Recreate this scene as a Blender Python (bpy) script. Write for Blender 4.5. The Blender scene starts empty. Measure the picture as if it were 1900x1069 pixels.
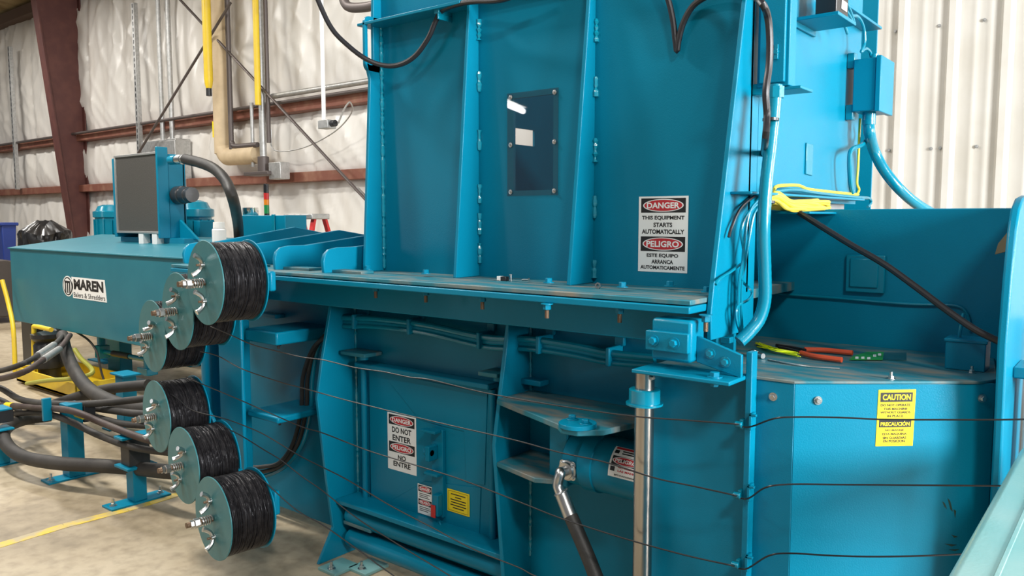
import bpy, bmesh, math, random
from mathutils import Vector as V, Matrix, noise
random.seed(7)
SC = bpy.context.scene
COL = SC.collection

# ------------------------------------------------------------------ camera
YAW, PITCH, FOC, EYE = math.radians(38.7), math.radians(5.0), 1480.0, V((0, 0, 1.6))
FW = V((-math.sin(YAW) * math.cos(PITCH), math.cos(YAW) * math.cos(PITCH), -math.sin(PITCH)))
RT = V((math.cos(YAW), math.sin(YAW), 0))
UP = RT.cross(FW)
cam = bpy.data.objects.new('camera', bpy.data.cameras.new('camera'))
COL.objects.link(cam)
cam.data.sensor_width = 36.0
cam.data.lens = 36.0 * FOC / 1900.0
cam.data.clip_start = 0.05
cam.data.clip_end = 200
m = Matrix((RT, UP, -FW)).transposed().to_4x4()
m.translation = EYE
cam.matrix_world = m
SC.camera = cam

# ------------------------------------------------------------------ light, exposure
SC.view_settings.view_transform = 'Standard'
SC.view_settings.look = 'None'
SC.view_settings.gamma = 1.0
SC.view_settings.use_curve_mapping = False
SC.view_settings.exposure = 0.0

W = bpy.data.worlds.new('hall_air')
SC.world = W
W.use_nodes = True
W.node_tree.nodes['Background'].inputs[0].default_value = (0.95, 0.97, 1.0, 1)
W.node_tree.nodes['Background'].inputs[1].default_value = 0.19


def area(name, loc, target, sx, sy, power, col=(1, 1, 1)):
    ld = bpy.data.lights.new(name, 'AREA')
    ld.shape = 'RECTANGLE'
    ld.size, ld.size_y = sx, sy
    ld.energy = power
    ld.color = col
    o = bpy.data.objects.new(name, ld)
    COL.objects.link(o)
    o.location = loc
    d = V(target) - V(loc)
    o.rotation_euler = d.to_track_quat('-Z', 'Y').to_euler()
    return o


# daylight through the open dock doors to the right
area('dock_door_daylight', (5.2, 6.6, 2.9), (-1.2, 2.6, 1.6), 1.6, 1.8, 330, (0.97, 0.99, 1.0))
area('side_door_daylight', (7.2, 1.3, 3.0), (-1.6, 2.3, 1.4), 3.0, 2.6, 1700, (0.97, 0.99, 1.0))
area('far_door_daylight', (-9.2, -4.0, 2.0), (-2.4, 2.4, 1.6), 0.8, 0.9, 28, (0.98, 0.99, 1.0))
# high bay fixtures under the roof
for x, y, pw in [(-19, 4.4, 270), (-13.5, 4.0, 240), (-8.5, 3.8, 130), (-6.3, 1.0, 470), (-3.0, -2.6, 100), (-2.6, 5.4, 50), (3.0, -1.4, 320), (-13, 0.2, 220)]:
    area('high_bay_lamp', (x, y, 6.2), (x, y, 0), 1.3, 0.5, pw, (1.0, 0.96, 0.90))


# ------------------------------------------------------------------ projection helper: a pixel on a known plane
def P(px, py, X=None, Y=None, Z=None, d=None):
    r = FW + RT * ((px - 950) / FOC) + UP * ((534.5 - py) / FOC)
    if X is not None:
        t = (X - EYE.x) / r.x
    elif Y is not None:
        t = (Y - EYE.y) / r.y
    elif Z is not None:
        t = (Z - EYE.z) / r.z
    else:
        t = d
    return EYE + r * t


# ------------------------------------------------------------------ materials
MATS = {}


def mat(name, col, rough=0.5, metal=0.0, col2=None, scale=6.0, lo=0.4, hi=0.65, bump=0.0, bscale=80.0, coat=0.0, spec=0.5, stretch=None, detail=5.0):
    if name in MATS:
        return MATS[name]
    ma = bpy.data.materials.new(name)
    ma.use_nodes = True
    nt = ma.node_tree
    b = nt.nodes['Principled BSDF']
    b.inputs['Base Color'].default_value = (*col, 1)
    b.inputs['Roughness'].default_value = rough
    b.inputs['Metallic'].default_value = metal
    b.inputs['Coat Weight'].default_value = coat
    b.inputs['Coat Roughness'].default_value = 0.15
    b.inputs['Specular IOR Level'].default_value = spec
    tc = nt.nodes.new('ShaderNodeTexCoord')
    src = tc.outputs['Object']
    if stretch:
        mp = nt.nodes.new('ShaderNodeMapping')
        mp.inputs['Scale'].default_value = stretch
        nt.links.new(src, mp.inputs['Vector'])
        src = mp.outputs['Vector']
    if col2 is not None:
        n = nt.nodes.new('ShaderNodeTexNoise')
        n.inputs['Scale'].default_value = scale
        n.inputs['Detail'].default_value = detail
        nt.links.new(src, n.inputs['Vector'])
        r = nt.nodes.new('ShaderNodeValToRGB')
        r.color_ramp.elements[0].position = lo
        r.color_ramp.elements[1].position = hi
        r.color_ramp.elements[0].color = (*col, 1)
        r.color_ramp.elements[1].color = (*col2, 1)
        nt.links.new(n.outputs['Fac'], r.inputs['Fac'])
        nt.links.new(r.outputs['Color'], b.inputs['Base Color'])
    if bump > 0:
        n2 = nt.nodes.new('ShaderNodeTexNoise')
        n2.inputs['Scale'].default_value = bscale
        n2.inputs['Detail'].default_value = 3
        nt.links.new(src, n2.inputs['Vector'])
        bp = nt.nodes.new('ShaderNodeBump')
        bp.inputs['Strength'].default_value = bump
        bp.inputs['Distance'].default_value = 0.004
        nt.links.new(n2.outputs['Fac'], bp.inputs['Height'])
        nt.links.new(bp.outputs['Normal'], b.inputs['Normal'])
    MATS[name] = ma
    return ma


TEAL = mat('teal_enamel', (0.0004, 0.188, 0.305), 0.34, col2=(0.0006, 0.202, 0.326), scale=3, bump=0.12, bscale=260, spec=0.24)
TEALG = mat('teal_gloss', (0.001, 0.20, 0.30), 0.22, bump=0.08, bscale=120, spec=0.6)
TEALD = mat('teal_reel_sheen', (0.030, 0.165, 0.185), 0.42, col2=(0.045, 0.185, 0.20), scale=14, bump=0.1, bscale=200)  # same teal paint, with light reflected off the discs greyed into its colour
TEALT = mat('teal_tank_paint', (0.012, 0.160, 0.215), 0.40, col2=(0.016, 0.175, 0.23), scale=4, bump=0.12, bscale=220)
TEALDUST = mat('teal_dusty', (0.012, 0.16, 0.21), 0.55, col2=(0.22, 0.20, 0.16), scale=6, lo=0.44, hi=0.72, bump=0.15, bscale=60, stretch=(1, 3, 1), detail=8)
PALE = mat('teal_pale_sheen', (0.15, 0.37, 0.37), 0.32, col2=(0.24, 0.42, 0.41), scale=3, bump=0.1, bscale=150)  # grazing daylight on the chute painted in as pale teal; foot plates share it
WELD = mat('weld_bead_paint', (0.004, 0.25, 0.35), 0.16, bump=0.2, bscale=150, spec=0.8)
STEEL = mat('bare_steel', (0.46, 0.44, 0.42), 0.26, 1.0, col2=(0.26, 0.15, 0.09), scale=7, lo=0.58, hi=0.78, bump=0.08, bscale=60, stretch=(3, 3, 0.6))
ZINC = mat('zinc_plated', (0.58, 0.58, 0.57), 0.30, 1.0, bump=0.05)
GALV = mat('galvanised_steel', (0.50, 0.50, 0.49), 0.45, 0.7, col2=(0.40, 0.40, 0.39), scale=20)
RUST = mat('threaded_rod_rust', (0.17, 0.11, 0.07), 0.5, 0.7, bump=0.3, bscale=300)
COIL = mat('annealed_wire', (0.014, 0.013, 0.015), 0.38, 0.4, col2=(0.028, 0.026, 0.028), scale=40, spec=0.35)
WIRE = mat('bale_wire_steel', (0.022, 0.021, 0.022), 0.42, 0.3)
RUBBER = mat('black_rubber', (0.022, 0.021, 0.020), 0.5, col2=(0.035, 0.033, 0.03), scale=12, bump=0.2, bscale=200)
HOSE = mat('dusty_hose_rubber', (0.022, 0.020, 0.018), 0.65, col2=(0.042, 0.037, 0.032), scale=6, bump=0.25, bscale=160)
HOSER = mat('brown_hose_rubber', (0.040, 0.022, 0.019), 0.6, col2=(0.06, 0.042, 0.034), scale=8, bump=0.2, bscale=160)
CABLE = mat('cable_black', (0.016, 0.015, 0.018), 0.4, bump=0.05)
YELLOW = mat('yellow_paint', (0.78, 0.55, 0.02), 0.4, col2=(0.70, 0.48, 0.03), scale=6)
YCABLE = mat('yellow_cable', (0.80, 0.58, 0.06), 0.45)
SIGNY = mat('sign_yellow', (0.86, 0.66, 0.012), 0.45)
SIGNW = mat('sign_white', (0.90, 0.90, 0.88), 0.42)
SIGNK = mat('sign_black', (0.012, 0.012, 0.014), 0.45)
SIGNR = mat('sign_red', (0.55, 0.025, 0.035), 0.45)
SIGNG = mat('sign_grey_text', (0.06, 0.06, 0.06), 0.5)
BLACKP = mat('black_plastic', (0.015, 0.015, 0.017), 0.35)
CORE = mat('radiator_fins', (0.085, 0.082, 0.075), 0.55, 0.4, col2=(0.12, 0.115, 0.105), scale=120, bump=0.6, bscale=260)
ALU = mat('aluminium_trim', (0.62, 0.62, 0.60), 0.4, 0.8)
WHITEP = mat('white_paint', (0.80, 0.80, 0.78), 0.45)
INSUL = mat('insulation_facing', (0.76, 0.735, 0.69), 0.36, col2=(0.60, 0.56, 0.50), scale=1.3, lo=0.5, hi=0.85, bump=0.45, bscale=5, detail=7, stretch=(2.2, 1, 0.8))
LINER = mat('liner_panel_white', (0.66, 0.635, 0.585), 0.35, col2=(0.60, 0.57, 0.51), scale=2.0)
GIRT = mat('red_oxide_girt', (0.20, 0.070, 0.045), 0.65, col2=(0.28, 0.14, 0.09), scale=5, lo=0.45, hi=0.75)
COLUMN = mat('red_oxide_column', (0.085, 0.026, 0.022), 0.6, col2=(0.11, 0.036, 0.028), scale=5)
ROOFI = mat('aged_roof_facing', (0.42, 0.32, 0.16), 0.6, col2=(0.25, 0.17, 0.07), scale=2)
PIPEB = mat('cream_pipe_wrap', (0.60, 0.47, 0.30), 0.6, col2=(0.52, 0.40, 0.25), scale=5)
PIPEG = mat('dark_iron_pipe', (0.12, 0.10, 0.095), 0.5, 0.5, bump=0.1)
BAGK = mat('black_bag_film', (0.010, 0.010, 0.011), 0.30, spec=0.6)
BLUE = mat('blue_plastic', (0.01, 0.035, 0.22), 0.45)
TAUPE = mat('grey_brown_roll', (0.075, 0.062, 0.055), 0.6, bump=0.2, bscale=40)
ORANGE = mat('orange_grip', (0.70, 0.09, 0.03), 0.4)
NEON = mat('neon_yellow_nylon', (0.72, 0.85, 0.01), 0.4)
GREEN = mat('green_card', (0.02, 0.30, 0.06), 0.45)
RED = mat('red_plastic', (0.55, 0.02, 0.02), 0.4)
AMBER = mat('amber_lens', (0.75, 0.22, 0.01), 0.35)
GREENL = mat('green_lens', (0.01, 0.22, 0.06), 0.35)
TAPE = mat('paper_brown', (0.30, 0.18, 0.09), 0.7, bump=0.3, bscale=40)
SILVER = mat('silver_tin', (0.7, 0.7, 0.68), 0.15, 1.0)


def clear_mat(name, tint, mixf, rough):
    ma = bpy.data.materials.new(name)
    ma.use_nodes = True
    nt = ma.node_tree
    nt.nodes.remove(nt.nodes['Principled BSDF'])
    out = nt.nodes['Material Output']
    tr = nt.nodes.new('ShaderNodeBsdfTransparent')
    tr.inputs[0].default_value = (*tint, 1)
    gl = nt.nodes.new('ShaderNodeBsdfGlossy')
    gl.inputs['Roughness'].default_value = rough
    fr = nt.nodes.new('ShaderNodeLayerWeight')
    pw = nt.nodes.new('ShaderNodeMath')
    pw.operation = 'POWER'
    pw.inputs[1].default_value = 4.0
    nt.links.new(fr.outputs['Facing'], pw.inputs[0])
    ad = nt.nodes.new('ShaderNodeMath')
    ad.operation = 'MULTIPLY_ADD'
    ad.inputs[1].default_value = 0.9
    ad.inputs[2].default_value = mixf
    mx = nt.nodes.new('ShaderNodeMixShader')
    nt.links.new(pw.outputs[0], ad.inputs[0])
    nt.links.new(ad.outputs[0], mx.inputs[0])
    nt.links.new(tr.outputs[0], mx.inputs[1])
    nt.links.new(gl.outputs[0], mx.inputs[2])
    nt.links.new(mx.outputs[0], out.inputs[0])
    return ma


PANE = clear_mat('polycarbonate', (0.88, 0.88, 0.88), 0.06, 0.015)
FILM = clear_mat('clear_bag_film', (0.8, 0.85, 0.8), 0.06, 0.1)


def concrete():
    ma = bpy.data.materials.new('concrete_floor')
    ma.use_nodes = True
    nt = ma.node_tree
    b = nt.nodes['Principled BSDF']
    tc = nt.nodes.new('ShaderNodeTexCoord')
    n = nt.nodes.new('ShaderNodeTexNoise')
    n.inputs['Scale'].default_value = 0.9
    n.inputs['Detail'].default_value = 8
    n.inputs['Roughness'].default_value = 0.62
    r = nt.nodes.new('ShaderNodeValToRGB')
    e = r.color_ramp.elements
    e[0].position, e[0].color = 0.33, (0.20, 0.155, 0.095, 1)
    e[1].position, e[1].color = 0.62, (0.46, 0.385, 0.27, 1)
    x = e.new(0.48)
    x.color = (0.36, 0.29, 0.19, 1)
    n2 = nt.nodes.new('ShaderNodeTexNoise')
    n2.inputs['Scale'].default_value = 14
    n2.inputs['Detail'].default_value = 8
    r2 = nt.nodes.new('ShaderNodeValToRGB')
    r2.color_ramp.elements[0].position = 0.30
    r2.color_ramp.elements[0].color = (0.55, 0.52, 0.48, 1)
    r2.color_ramp.elements[1].position = 0.55
    r2.color_ramp.elements[1].color = (1, 1, 1, 1)
    mx = nt.nodes.new('ShaderNodeMix')
    mx.data_type = 'RGBA'
    mx.blend_type = 'MULTIPLY'
    mx.inputs[0].default_value = 0.6
    nt.links.new(tc.outputs['Object'], n.inputs['Vector'])
    nt.links.new(tc.outputs['Object'], n2.inputs['Vector'])
    nt.links.new(n.outputs['Fac'], r.inputs['Fac'])
    nt.links.new(n2.outputs['Fac'], r2.inputs['Fac'])
    nt.links.new(r.outputs['Color'], mx.inputs[6])
    nt.links.new(r2.outputs['Color'], mx.inputs[7])
    nt.links.new(mx.outputs[2], b.inputs['Base Color'])
    b.inputs['Roughness'].default_value = 0.5
    bp = nt.nodes.new('ShaderNodeBump')
    bp.inputs['Strength'].default_value = 0.1
    nt.links.new(n2.outputs['Fac'], bp.inputs['Height'])
    nt.links.new(bp.outputs['Normal'], b.inputs['Normal'])
    return ma


# ------------------------------------------------------------------ mesh builder
class MB:
    def __init__(s):
        s.v, s.f = [], []

    def add(s, vs, fs):
        o = len(s.v)
        s.v += [V(p) for p in vs]
        s.f += [tuple(i + o for i in f) for f in fs]
        return s

    def hexa(s, p):
        return s.add(p, [(0, 3, 2, 1), (4, 5, 6, 7), (0, 1, 5, 4), (1, 2, 6, 5), (2, 3, 7, 6), (3, 0, 4, 7)])

    def box(s, x0, x1, y0, y1, z0, z1):
        return s.hexa([(x0, y0, z0), (x1, y0, z0), (x1, y1, z0), (x0, y1, z0), (x0, y0, z1), (x1, y0, z1), (x1, y1, z1), (x0, y1, z1)])

    def obox(s, c, u, v, w, a, b, h):           # centre, three axes, half sizes
        c, u, v, w = V(c), V(u).normalized() * a, V(v).normalized() * b, V(w).normalized() * h
        return s.hexa([c - u - v - w, c + u - v - w, c + u + v - w, c - u + v - w, c - u - v + w, c + u - v + w, c + u + v + w, c - u + v + w])

    def plate(s, pts, vec):
        n = len(pts)
        pts = [V(p) for p in pts]
        vec = V(vec)
        vs = pts + [p + vec for p in pts]
        fs = [tuple(range(n - 1, -1, -1)), tuple(range(n, 2 * n))]
        fs += [(i, (i + 1) % n, n + (i + 1) % n, n + i) for i in range(n)]
        return s.add(vs, fs)

    def ring(s, outer, inner, vec):
        n = len(outer)
        vec = V(vec)
        o = [V(p) for p in outer]
        i_ = [V(p) for p in inner]
        vs = o + i_ + [p + vec for p in o] + [p + vec for p in i_]
        fs = []
        for k in range(n):
            j = (k + 1) % n
            fs += [(k, n + k, n + j, j), (2 * n + k, 2 * n + j, 3 * n + j, 3 * n + k), (k, j, 2 * n + j, 2 * n + k), (n + j, n + k, 3 * n + k, 3 * n + j)]
        return s.add(vs, fs)

    def tube(s, pts, r, seg=8, sub=6, rv=None, closed=False):
        pts = [V(p) for p in pts]
        if sub > 1 and len(pts) > 2:
            q = []
            n = len(pts)
            rng = n if closed else n - 1
            for i in range(rng):
                if closed:
                    a, b, c, d = pts[i - 1], pts[i], pts[(i + 1) % n], pts[(i + 2) % n]
                else:
                    b, c = pts[i], pts[i + 1]
                    a = pts[i - 1] if i else b * 2 - c
                    d = pts[i + 2] if i + 2 < n else c * 2 - b
                for k in range(sub):
                    t = k / sub
                    q.append(0.5 * (2 * b + (c - a) * t + (2 * a - 5 * b + 4 * c - d) * t * t + (3 * b - a - 3 * c + d) * t ** 3))
            if not closed:
                q.append(pts[-1])
            pts = q
        n = len(pts)
        vs, fs = [], []
        nrm = None
        for i, p in enumerate(pts):
            if closed:
                t = pts[(i + 1) % n] - pts[i - 1]
            else:
                t = pts[min(i + 1, n - 1)] - pts[max(i - 1, 0)]
            t.normalize()
            if nrm is None:
                nrm = t.orthogonal().normalized()
            else:
                nrm = (nrm - t * nrm.dot(t))
                if nrm.length < 1e-6:
                    nrm = t.orthogonal()
                nrm.normalize()
            bn = t.cross(nrm)
            rr = r if rv is None else r * rv(i, n)
            for k in range(seg):
                a = 2 * math.pi * k / seg
                vs.append(p + (nrm * math.cos(a) + bn * math.sin(a)) * rr)
        for i in range(n if closed else n - 1):
            j = (i + 1) % n
            for k in range(seg):
                l = (k + 1) % seg
                fs.append((i * seg + k, i * seg + l, j * seg + l, j * seg + k))
        if not closed:
            fs.append(tuple(range(seg - 1, -1, -1)))
            fs.append(tuple((n - 1) * seg + k for k in range(seg)))
        return s.add(vs, fs)

    def lathe(s, o, ax, prof, seg=24, caps=True):      # prof: (height, radius)
        o, ax = V(o), V(ax).normalized()
        u = ax.orthogonal().normalized()
        w = ax.cross(u)
        vs, fs = [], []
        for h, r in prof:
            for k in range(seg):
                a = 2 * math.pi * k / seg
                vs.append(o + ax * h + (u * math.cos(a) + w * math.sin(a)) * r)
        n = len(prof)
        for i in range(n - 1):
            for k in range(seg):
                l = (k + 1) % seg
                fs.append((i * seg + k, i * seg + l, (i + 1) * seg + l, (i + 1) * seg + k))
        if caps:
            fs.append(tuple(range(seg - 1, -1, -1)))
            fs.append(tuple((n - 1) * seg + k for k in range(seg)))
        return s.add(vs, fs)

    def cyl(s, a, b, r, seg=16, r2=None):
        a, b = V(a), V(b)
        return s.lathe(a, b - a, [(0, r), ((b - a).length, r if r2 is None else r2)], seg)

    def bolt(s, p, n, r=0.012, h=None, shank=0.0):
        p, n = V(p), V(n).normalized()
        h = h or r * 1.1
        s.lathe(p, n, [(0, r * 1.55), (r * 0.22, r * 1.55)], 14)
        s.lathe(p + n * r * 0.22, n, [(0, r), (h * 0.9, r), (h, r * 0.86)], 6)
        if shank:
            s.lathe(p + n * h, n, [(0, r * 0.55), (shank, r * 0.55)], 10)
        return s


WL = {}


def wl(o):
    return WL.get(o.name, V((0, 0, 0)))


def link_mesh(name, mb, ma, parent, loc, bevel, ang=35):
    me = bpy.data.meshes.new(name)
    me.from_pydata([tuple(p - loc) for p in mb.v], [], mb.f)
    bm = bmesh.new()
    bm.from_mesh(me)
    bmesh.ops.recalc_face_normals(bm, faces=bm.faces)
    bm.to_mesh(me)
    bm.free()
    me.polygons.foreach_set('use_smooth', [True] * len(me.polygons))
    me.set_sharp_from_angle(angle=math.radians(ang))
    me.materials.append(ma)
    o = bpy.data.objects.new(name, me)
    COL.objects.link(o)
    if bevel:
        b = o.modifiers.new('bevel', 'BEVEL')
        b.width = bevel
        b.segments = 2
        b.limit_method = 'ANGLE'
        b.angle_limit = math.radians(40)
    return o


def part(name, mb, ma, parent, bevel=0.0, label=None):
    o = link_mesh(name, mb, ma, parent, wl(parent), bevel)
    o.parent = parent
    WL[o.name] = wl(parent)
    if label:
        o['label'] = label
    return o


def tag(o, label, cat, group=None, kind=None):
    if label:
        o['label'] = label
    if cat:
        o['category'] = cat
    if group:
        o['group'] = group
    if kind:
        o['kind'] = kind
    return o


def thing(name, label, cat, loc=(0, 0, 0), group=None):
    o = bpy.data.objects.new(name, None)
    o.empty_display_size = 0.1
    COL.objects.link(o)
    o.location = loc
    WL[o.name] = V(loc)
    return tag(o, label, cat, group)


def solo(name, mb, ma, label, cat, group=None, bevel=0.0):
    lo = V((sum(p.x for p in mb.v) / len(mb.v), sum(p.y for p in mb.v) / len(mb.v), min(p.z for p in mb.v)))
    o = link_mesh(name, mb, ma, None, lo, bevel)
    o.location = lo
    WL[o.name] = lo
    return tag(o, label, cat, group)


def struct(name, mb, ma, parent=None, bevel=0.0, label=None):
    o = link_mesh(name, mb, ma, parent, V((0, 0, 0)), bevel)
    if parent:
        o.parent = parent
    else:
        o['kind'] = 'structure'
    if label:
        o['label'] = label
    return o


def children(o):
    return [c for c in bpy.data.objects if c.parent == o]


def dup(root, loc, rot, label, group=None):
    r = root.copy()
    COL.objects.link(r)
    r.location = loc
    r.rotation_euler = rot
    r['label'] = label
    if group:
        r['group'] = group
    for ch in children(root):
        c = ch.copy()
        COL.objects.link(c)
        c.parent = r
        for g in children(ch):
            e = g.copy()
            COL.objects.link(e)
            e.parent = c
    return r


# ---- lettering
def text_verts(s, bold=0.02):
    cu = bpy.data.curves.new('lettering', 'FONT')
    cu.body = s
    cu.offset = bold
    cu.resolution_u = 3
    ob = bpy.data.objects.new('lettering', cu)
    COL.objects.link(ob)
    bpy.context.view_layer.update()
    me = bpy.data.meshes.new_from_object(ob.evaluated_get(bpy.context.evaluated_depsgraph_get()))
    vs = [(v.co.x, v.co.y) for v in me.vertices]
    fs = [tuple(p.vertices) for p in me.polygons]
    bpy.data.objects.remove(ob)
    bpy.data.curves.remove(cu)
    bpy.data.meshes.remove(me)
    x0, x1 = min(v[0] for v in vs), max(v[0] for v in vs)
    y0, y1 = min(v[1] for v in vs), max(v[1] for v in vs)
    return [((x - x0) / (x1 - x0), (y - y0) / (y1 - y0)) for x, y in vs], fs


def sign(name, parent, O, U, Dn, N, w, h, base, items, label, warp=None, thick=0.0012):
    """O = top left corner, U to the right, Dn down, N outwards; item boxes in fractions of w and h"""
    O, U, Dn, N = V(O), V(U).normalized(), V(Dn).normalized(), V(N).normalized()
    fn = warp or (lambda x, y, k: O + U * (x * w) + Dn * (y * h) + N * k)
    mb = MB()
    nx = 12 if warp else 1
    ny = 12 if warp else 1
    for k in (0.0002, thick):
        o = len(mb.v)
        mb.v += [fn(i / nx, j / ny, k) for j in range(ny + 1) for i in range(nx + 1)]
        mb.f += [(o + j * (nx + 1) + i, o + j * (nx + 1) + i + 1, o + (j + 1) * (nx + 1) + i + 1, o + (j + 1) * (nx + 1) + i) for j in range(ny) for i in range(nx)]
    o2 = (nx + 1) * (ny + 1)
    edge = [i for i in range(nx + 1)] + [(j + 1) * (nx + 1) - 1 for j in range(1, ny + 1)] + [ny * (nx + 1) + i for i in range(nx - 1, -1, -1)] + [j * (nx + 1) for j in range(ny - 1, 0, -1)]
    for a, b in zip(edge, edge[1:] + edge[:1]):
        mb.f.append((a, b, b + o2, a + o2))
    p = part(name, mb, base, parent, label=label)
    groups = {}
    for it in items:
        kind, ma, x0, y0, x1, y1 = it[:6]
        lev = thick + 0.0003 + 0.0002 * it[6]
        mb = groups.setdefault((ma.name, it[8] if len(it) > 8 else kind), (MB(), ma))[0]
        if kind == 'rect':
            n = 8 if warp else 1
            vs = [fn(x0 + (x1 - x0) * i / n, y0 + (y1 - y0) * j / n, lev) for j in range(n + 1) for i in range(n + 1)]
            mb.add(vs, [(j * (n + 1) + i, j * (n + 1) + i + 1, (j + 1) * (n + 1) + i + 1, (j + 1) * (n + 1) + i) for j in range(n) for i in range(n)])
        elif kind == 'oval':
            n = 40
            cx, cy, rx, ry = (x0 + x1) / 2, (y0 + y1) / 2, (x1 - x0) / 2, (y1 - y0) / 2
            mb.add([fn(cx + rx * math.cos(2 * math.pi * i / n), cy + ry * math.sin(2 * math.pi * i / n), lev) for i in range(n)], [tuple(range(n))])
        elif kind == 'text':
            vs, fs = text_verts(it[7], it[9] if len(it) > 9 else 0.02)
            mb.add([fn(x0 + (x1 - x0) * a, y1 - (y1 - y0) * b, lev) for a, b in vs], fs)
    nm = {'text': 'lettering', 'rect': 'panel', 'oval': 'oval_panel'}
    for (mn, kd), (mb, ma) in groups.items():
        part(nm.get(kd, kd), mb, ma, p)
    return p


def danger_items(y0, y1, word, k0=0):
    """black band with a white-rimmed red oval and a white word"""
    cy, hh = (y0 + y1) / 2, (y1 - y0) / 2
    return [('rect', SIGNK, 0.05, y0, 0.95, y1, 0),
            ('oval', SIGNW, 0.09, cy - hh * 0.88, 0.91, cy + hh * 0.88, 1),
            ('oval', SIGNR, 0.115, cy - hh * 0.77, 0.885, cy + hh * 0.77, 2),
            ('text', SIGNW, 0.17, cy - hh * 0.42, 0.83, cy + hh * 0.42, 3, word, 'lettering', 0.03)]


def lines(ma, rows, bold=0.035):
    return [('text', ma, x0, y0, x1, y1, 1, s, 'lettering', bold) for s, x0, y0, x1, y1 in rows]


def beads(p0, p1, r=0.008, amp=0.35, seed=1):
    rr = random.Random(seed)
    p0, p1 = V(p0), V(p1)
    n = max(4, int((p1 - p0).length / 0.009))
    jit = [1 + amp * (rr.random() - 0.4) * 2 for _ in range(n + 1)]
    return MB().tube([p0.lerp(p1, i / n) for i in range(n + 1)], r, 6, 1, rv=lambda i, k: jit[i])


# ================================================================== SETTING
floor = struct('floor', MB().add([(-34, -14, 0), (7, -14, 0), (7, 8.3, 0), (-34, 8.3, 0)], [(0, 1, 2, 3)]), concrete())


def wall_insul():
    mb = MB()
    nx, nz = 420, 120
    x0, x1, zt = -33.0, -5.5, 6.5
    for j in range(nz + 1):
        z = zt * j / nz
        for i in range(nx + 1):
            x = x0 + (x1 - x0) * i / nx
            b = 0.0
            for a, c in ((0, 2.2), (2.28, 3.3), (3.4, 6.45)):
                if a < z < c:
                    b = 0.11 * (4 * (z - a) / (c - a) * (1 - (z - a) / (c - a))) ** 0.5
            panel = (x + 100) / 1.52
            seam = abs(panel - round(panel))
            b *= 0.45 + 0.55 * min(1, seam / 0.12)
            w = noise.noise(V((x * 1.1 + z * 0.5, z * 0.45, 1.3))) * 0.07
            rd = 1 - abs(noise.noise(V((x * 1.7 + z * 1.5, z * 0.5, 4.7)))) * 2.2
            rd2 = 1 - abs(noise.noise(V((x * 1.9 - z * 1.2, z * 0.4, 9.1)))) * 2.2
            fold = 1 - abs(noise.noise(V((x * 3.4, z * 0.28, 6.2)))) * 2.4
            y = 8.0 - b + w * 0.5 - 0.03 * max(0, rd) ** 4 - 0.025 * max(0, rd2) ** 4 - 0.016 * max(0, fold) ** 3
            mb.v.append(V((x, min(y, 8.08), z)))
    for j in range(nz):
        for i in range(nx):
            a = j * (nx + 1) + i
            mb.f.append((a, a + 1, a + nx + 2, a + nx + 1))
    return mb


wall_back = struct('wall_back_left', wall_insul(), INSUL)


def wall_liner():
    mb = MB()
    prof = [(0, 0), (0.085, 0), (0.10, -0.010), (0.125, -0.010), (0.14, 0), (0.195, 0), (0.21, -0.010), (0.235, -0.010), (0.25, 0), (0.300, 0), (0.325, -0.052), (0.375, -0.052), (0.405, 0)]
    xs = []
    x = -5.5
    while x < 5.5:
        for a, b in prof[:-1]:
            xs.append((x + a, 8.0 + b))
        x += 0.41
    for z in (0, 6.5):
        mb.v += [V((a, b, z)) for a, b in xs]
    n = len(xs)
    mb.f += [(i, i + 1, n + i + 1, n + i) for i in range(n - 1)]
    return mb


wall_r = struct('wall_back_right', wall_liner(), LINER)
for px, py in [(1662, 58), (1743, 48), (1827, 37), (1650, 279), (1727, 276), (1745, 275), (1812, 272)]:
    p = P(px, py, Y=7.985)
    part('screw', MB().bolt(p, (0, -1, 0), 0.010), GALV, wall_r)

# roof facing and eave strut at the top left
struct('ceiling', MB().plate([(-33, 8.1, 6.55), (-6, 8.1, 6.55), (-6, 4.0, 7.3), (-33, 4.0, 7.3)], (0, 0, 0.08)), ROOFI)
struct('trim_1', MB().box(-33, -6, 7.72, 7.98, 6.28, 6.52), mat('dark_eave', (0.10, 0.06, 0.04), 0.7), bevel=0.01)


def girt(z):
    mb = MB()
    mb.plate([(-33, 7.74, z), (-33, 7.98, z), (-33, 7.98, z + 0.02), (-33, 7.76, z + 0.02), (-33, 7.76, z + 0.13), (-33, 7.98, z + 0.13), (-33, 7.98, z + 0.15), (-33, 7.74, z + 0.15)], (27.0, 0, 0))
    return mb


struct('trim_2', girt(2.17), GIRT, bevel=0.008)
struct('trim_3', girt(3.26), GIRT, bevel=0.008)

# tapered red frame column
cx = -18.28
mb = MB()
mb.plate([(cx - 0.012, 7.9, 0), (cx - 0.012, 7.68, 0), (cx - 0.012, 7.0, 6.5), (cx - 0.012, 7.9, 6.5)], (0.024, 0, 0))
mb.plate([(cx - 0.13, 7.66, 0), (cx + 0.13, 7.66, 0), (cx + 0.13, 6.98, 6.5), (cx - 0.13, 6.98, 6.5)], (0, 0.025, 0))
mb.box(cx - 0.13, cx + 0.13, 7.88, 7.905, 0, 6.5)
struct('trim_4', mb, COLUMN)

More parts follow.
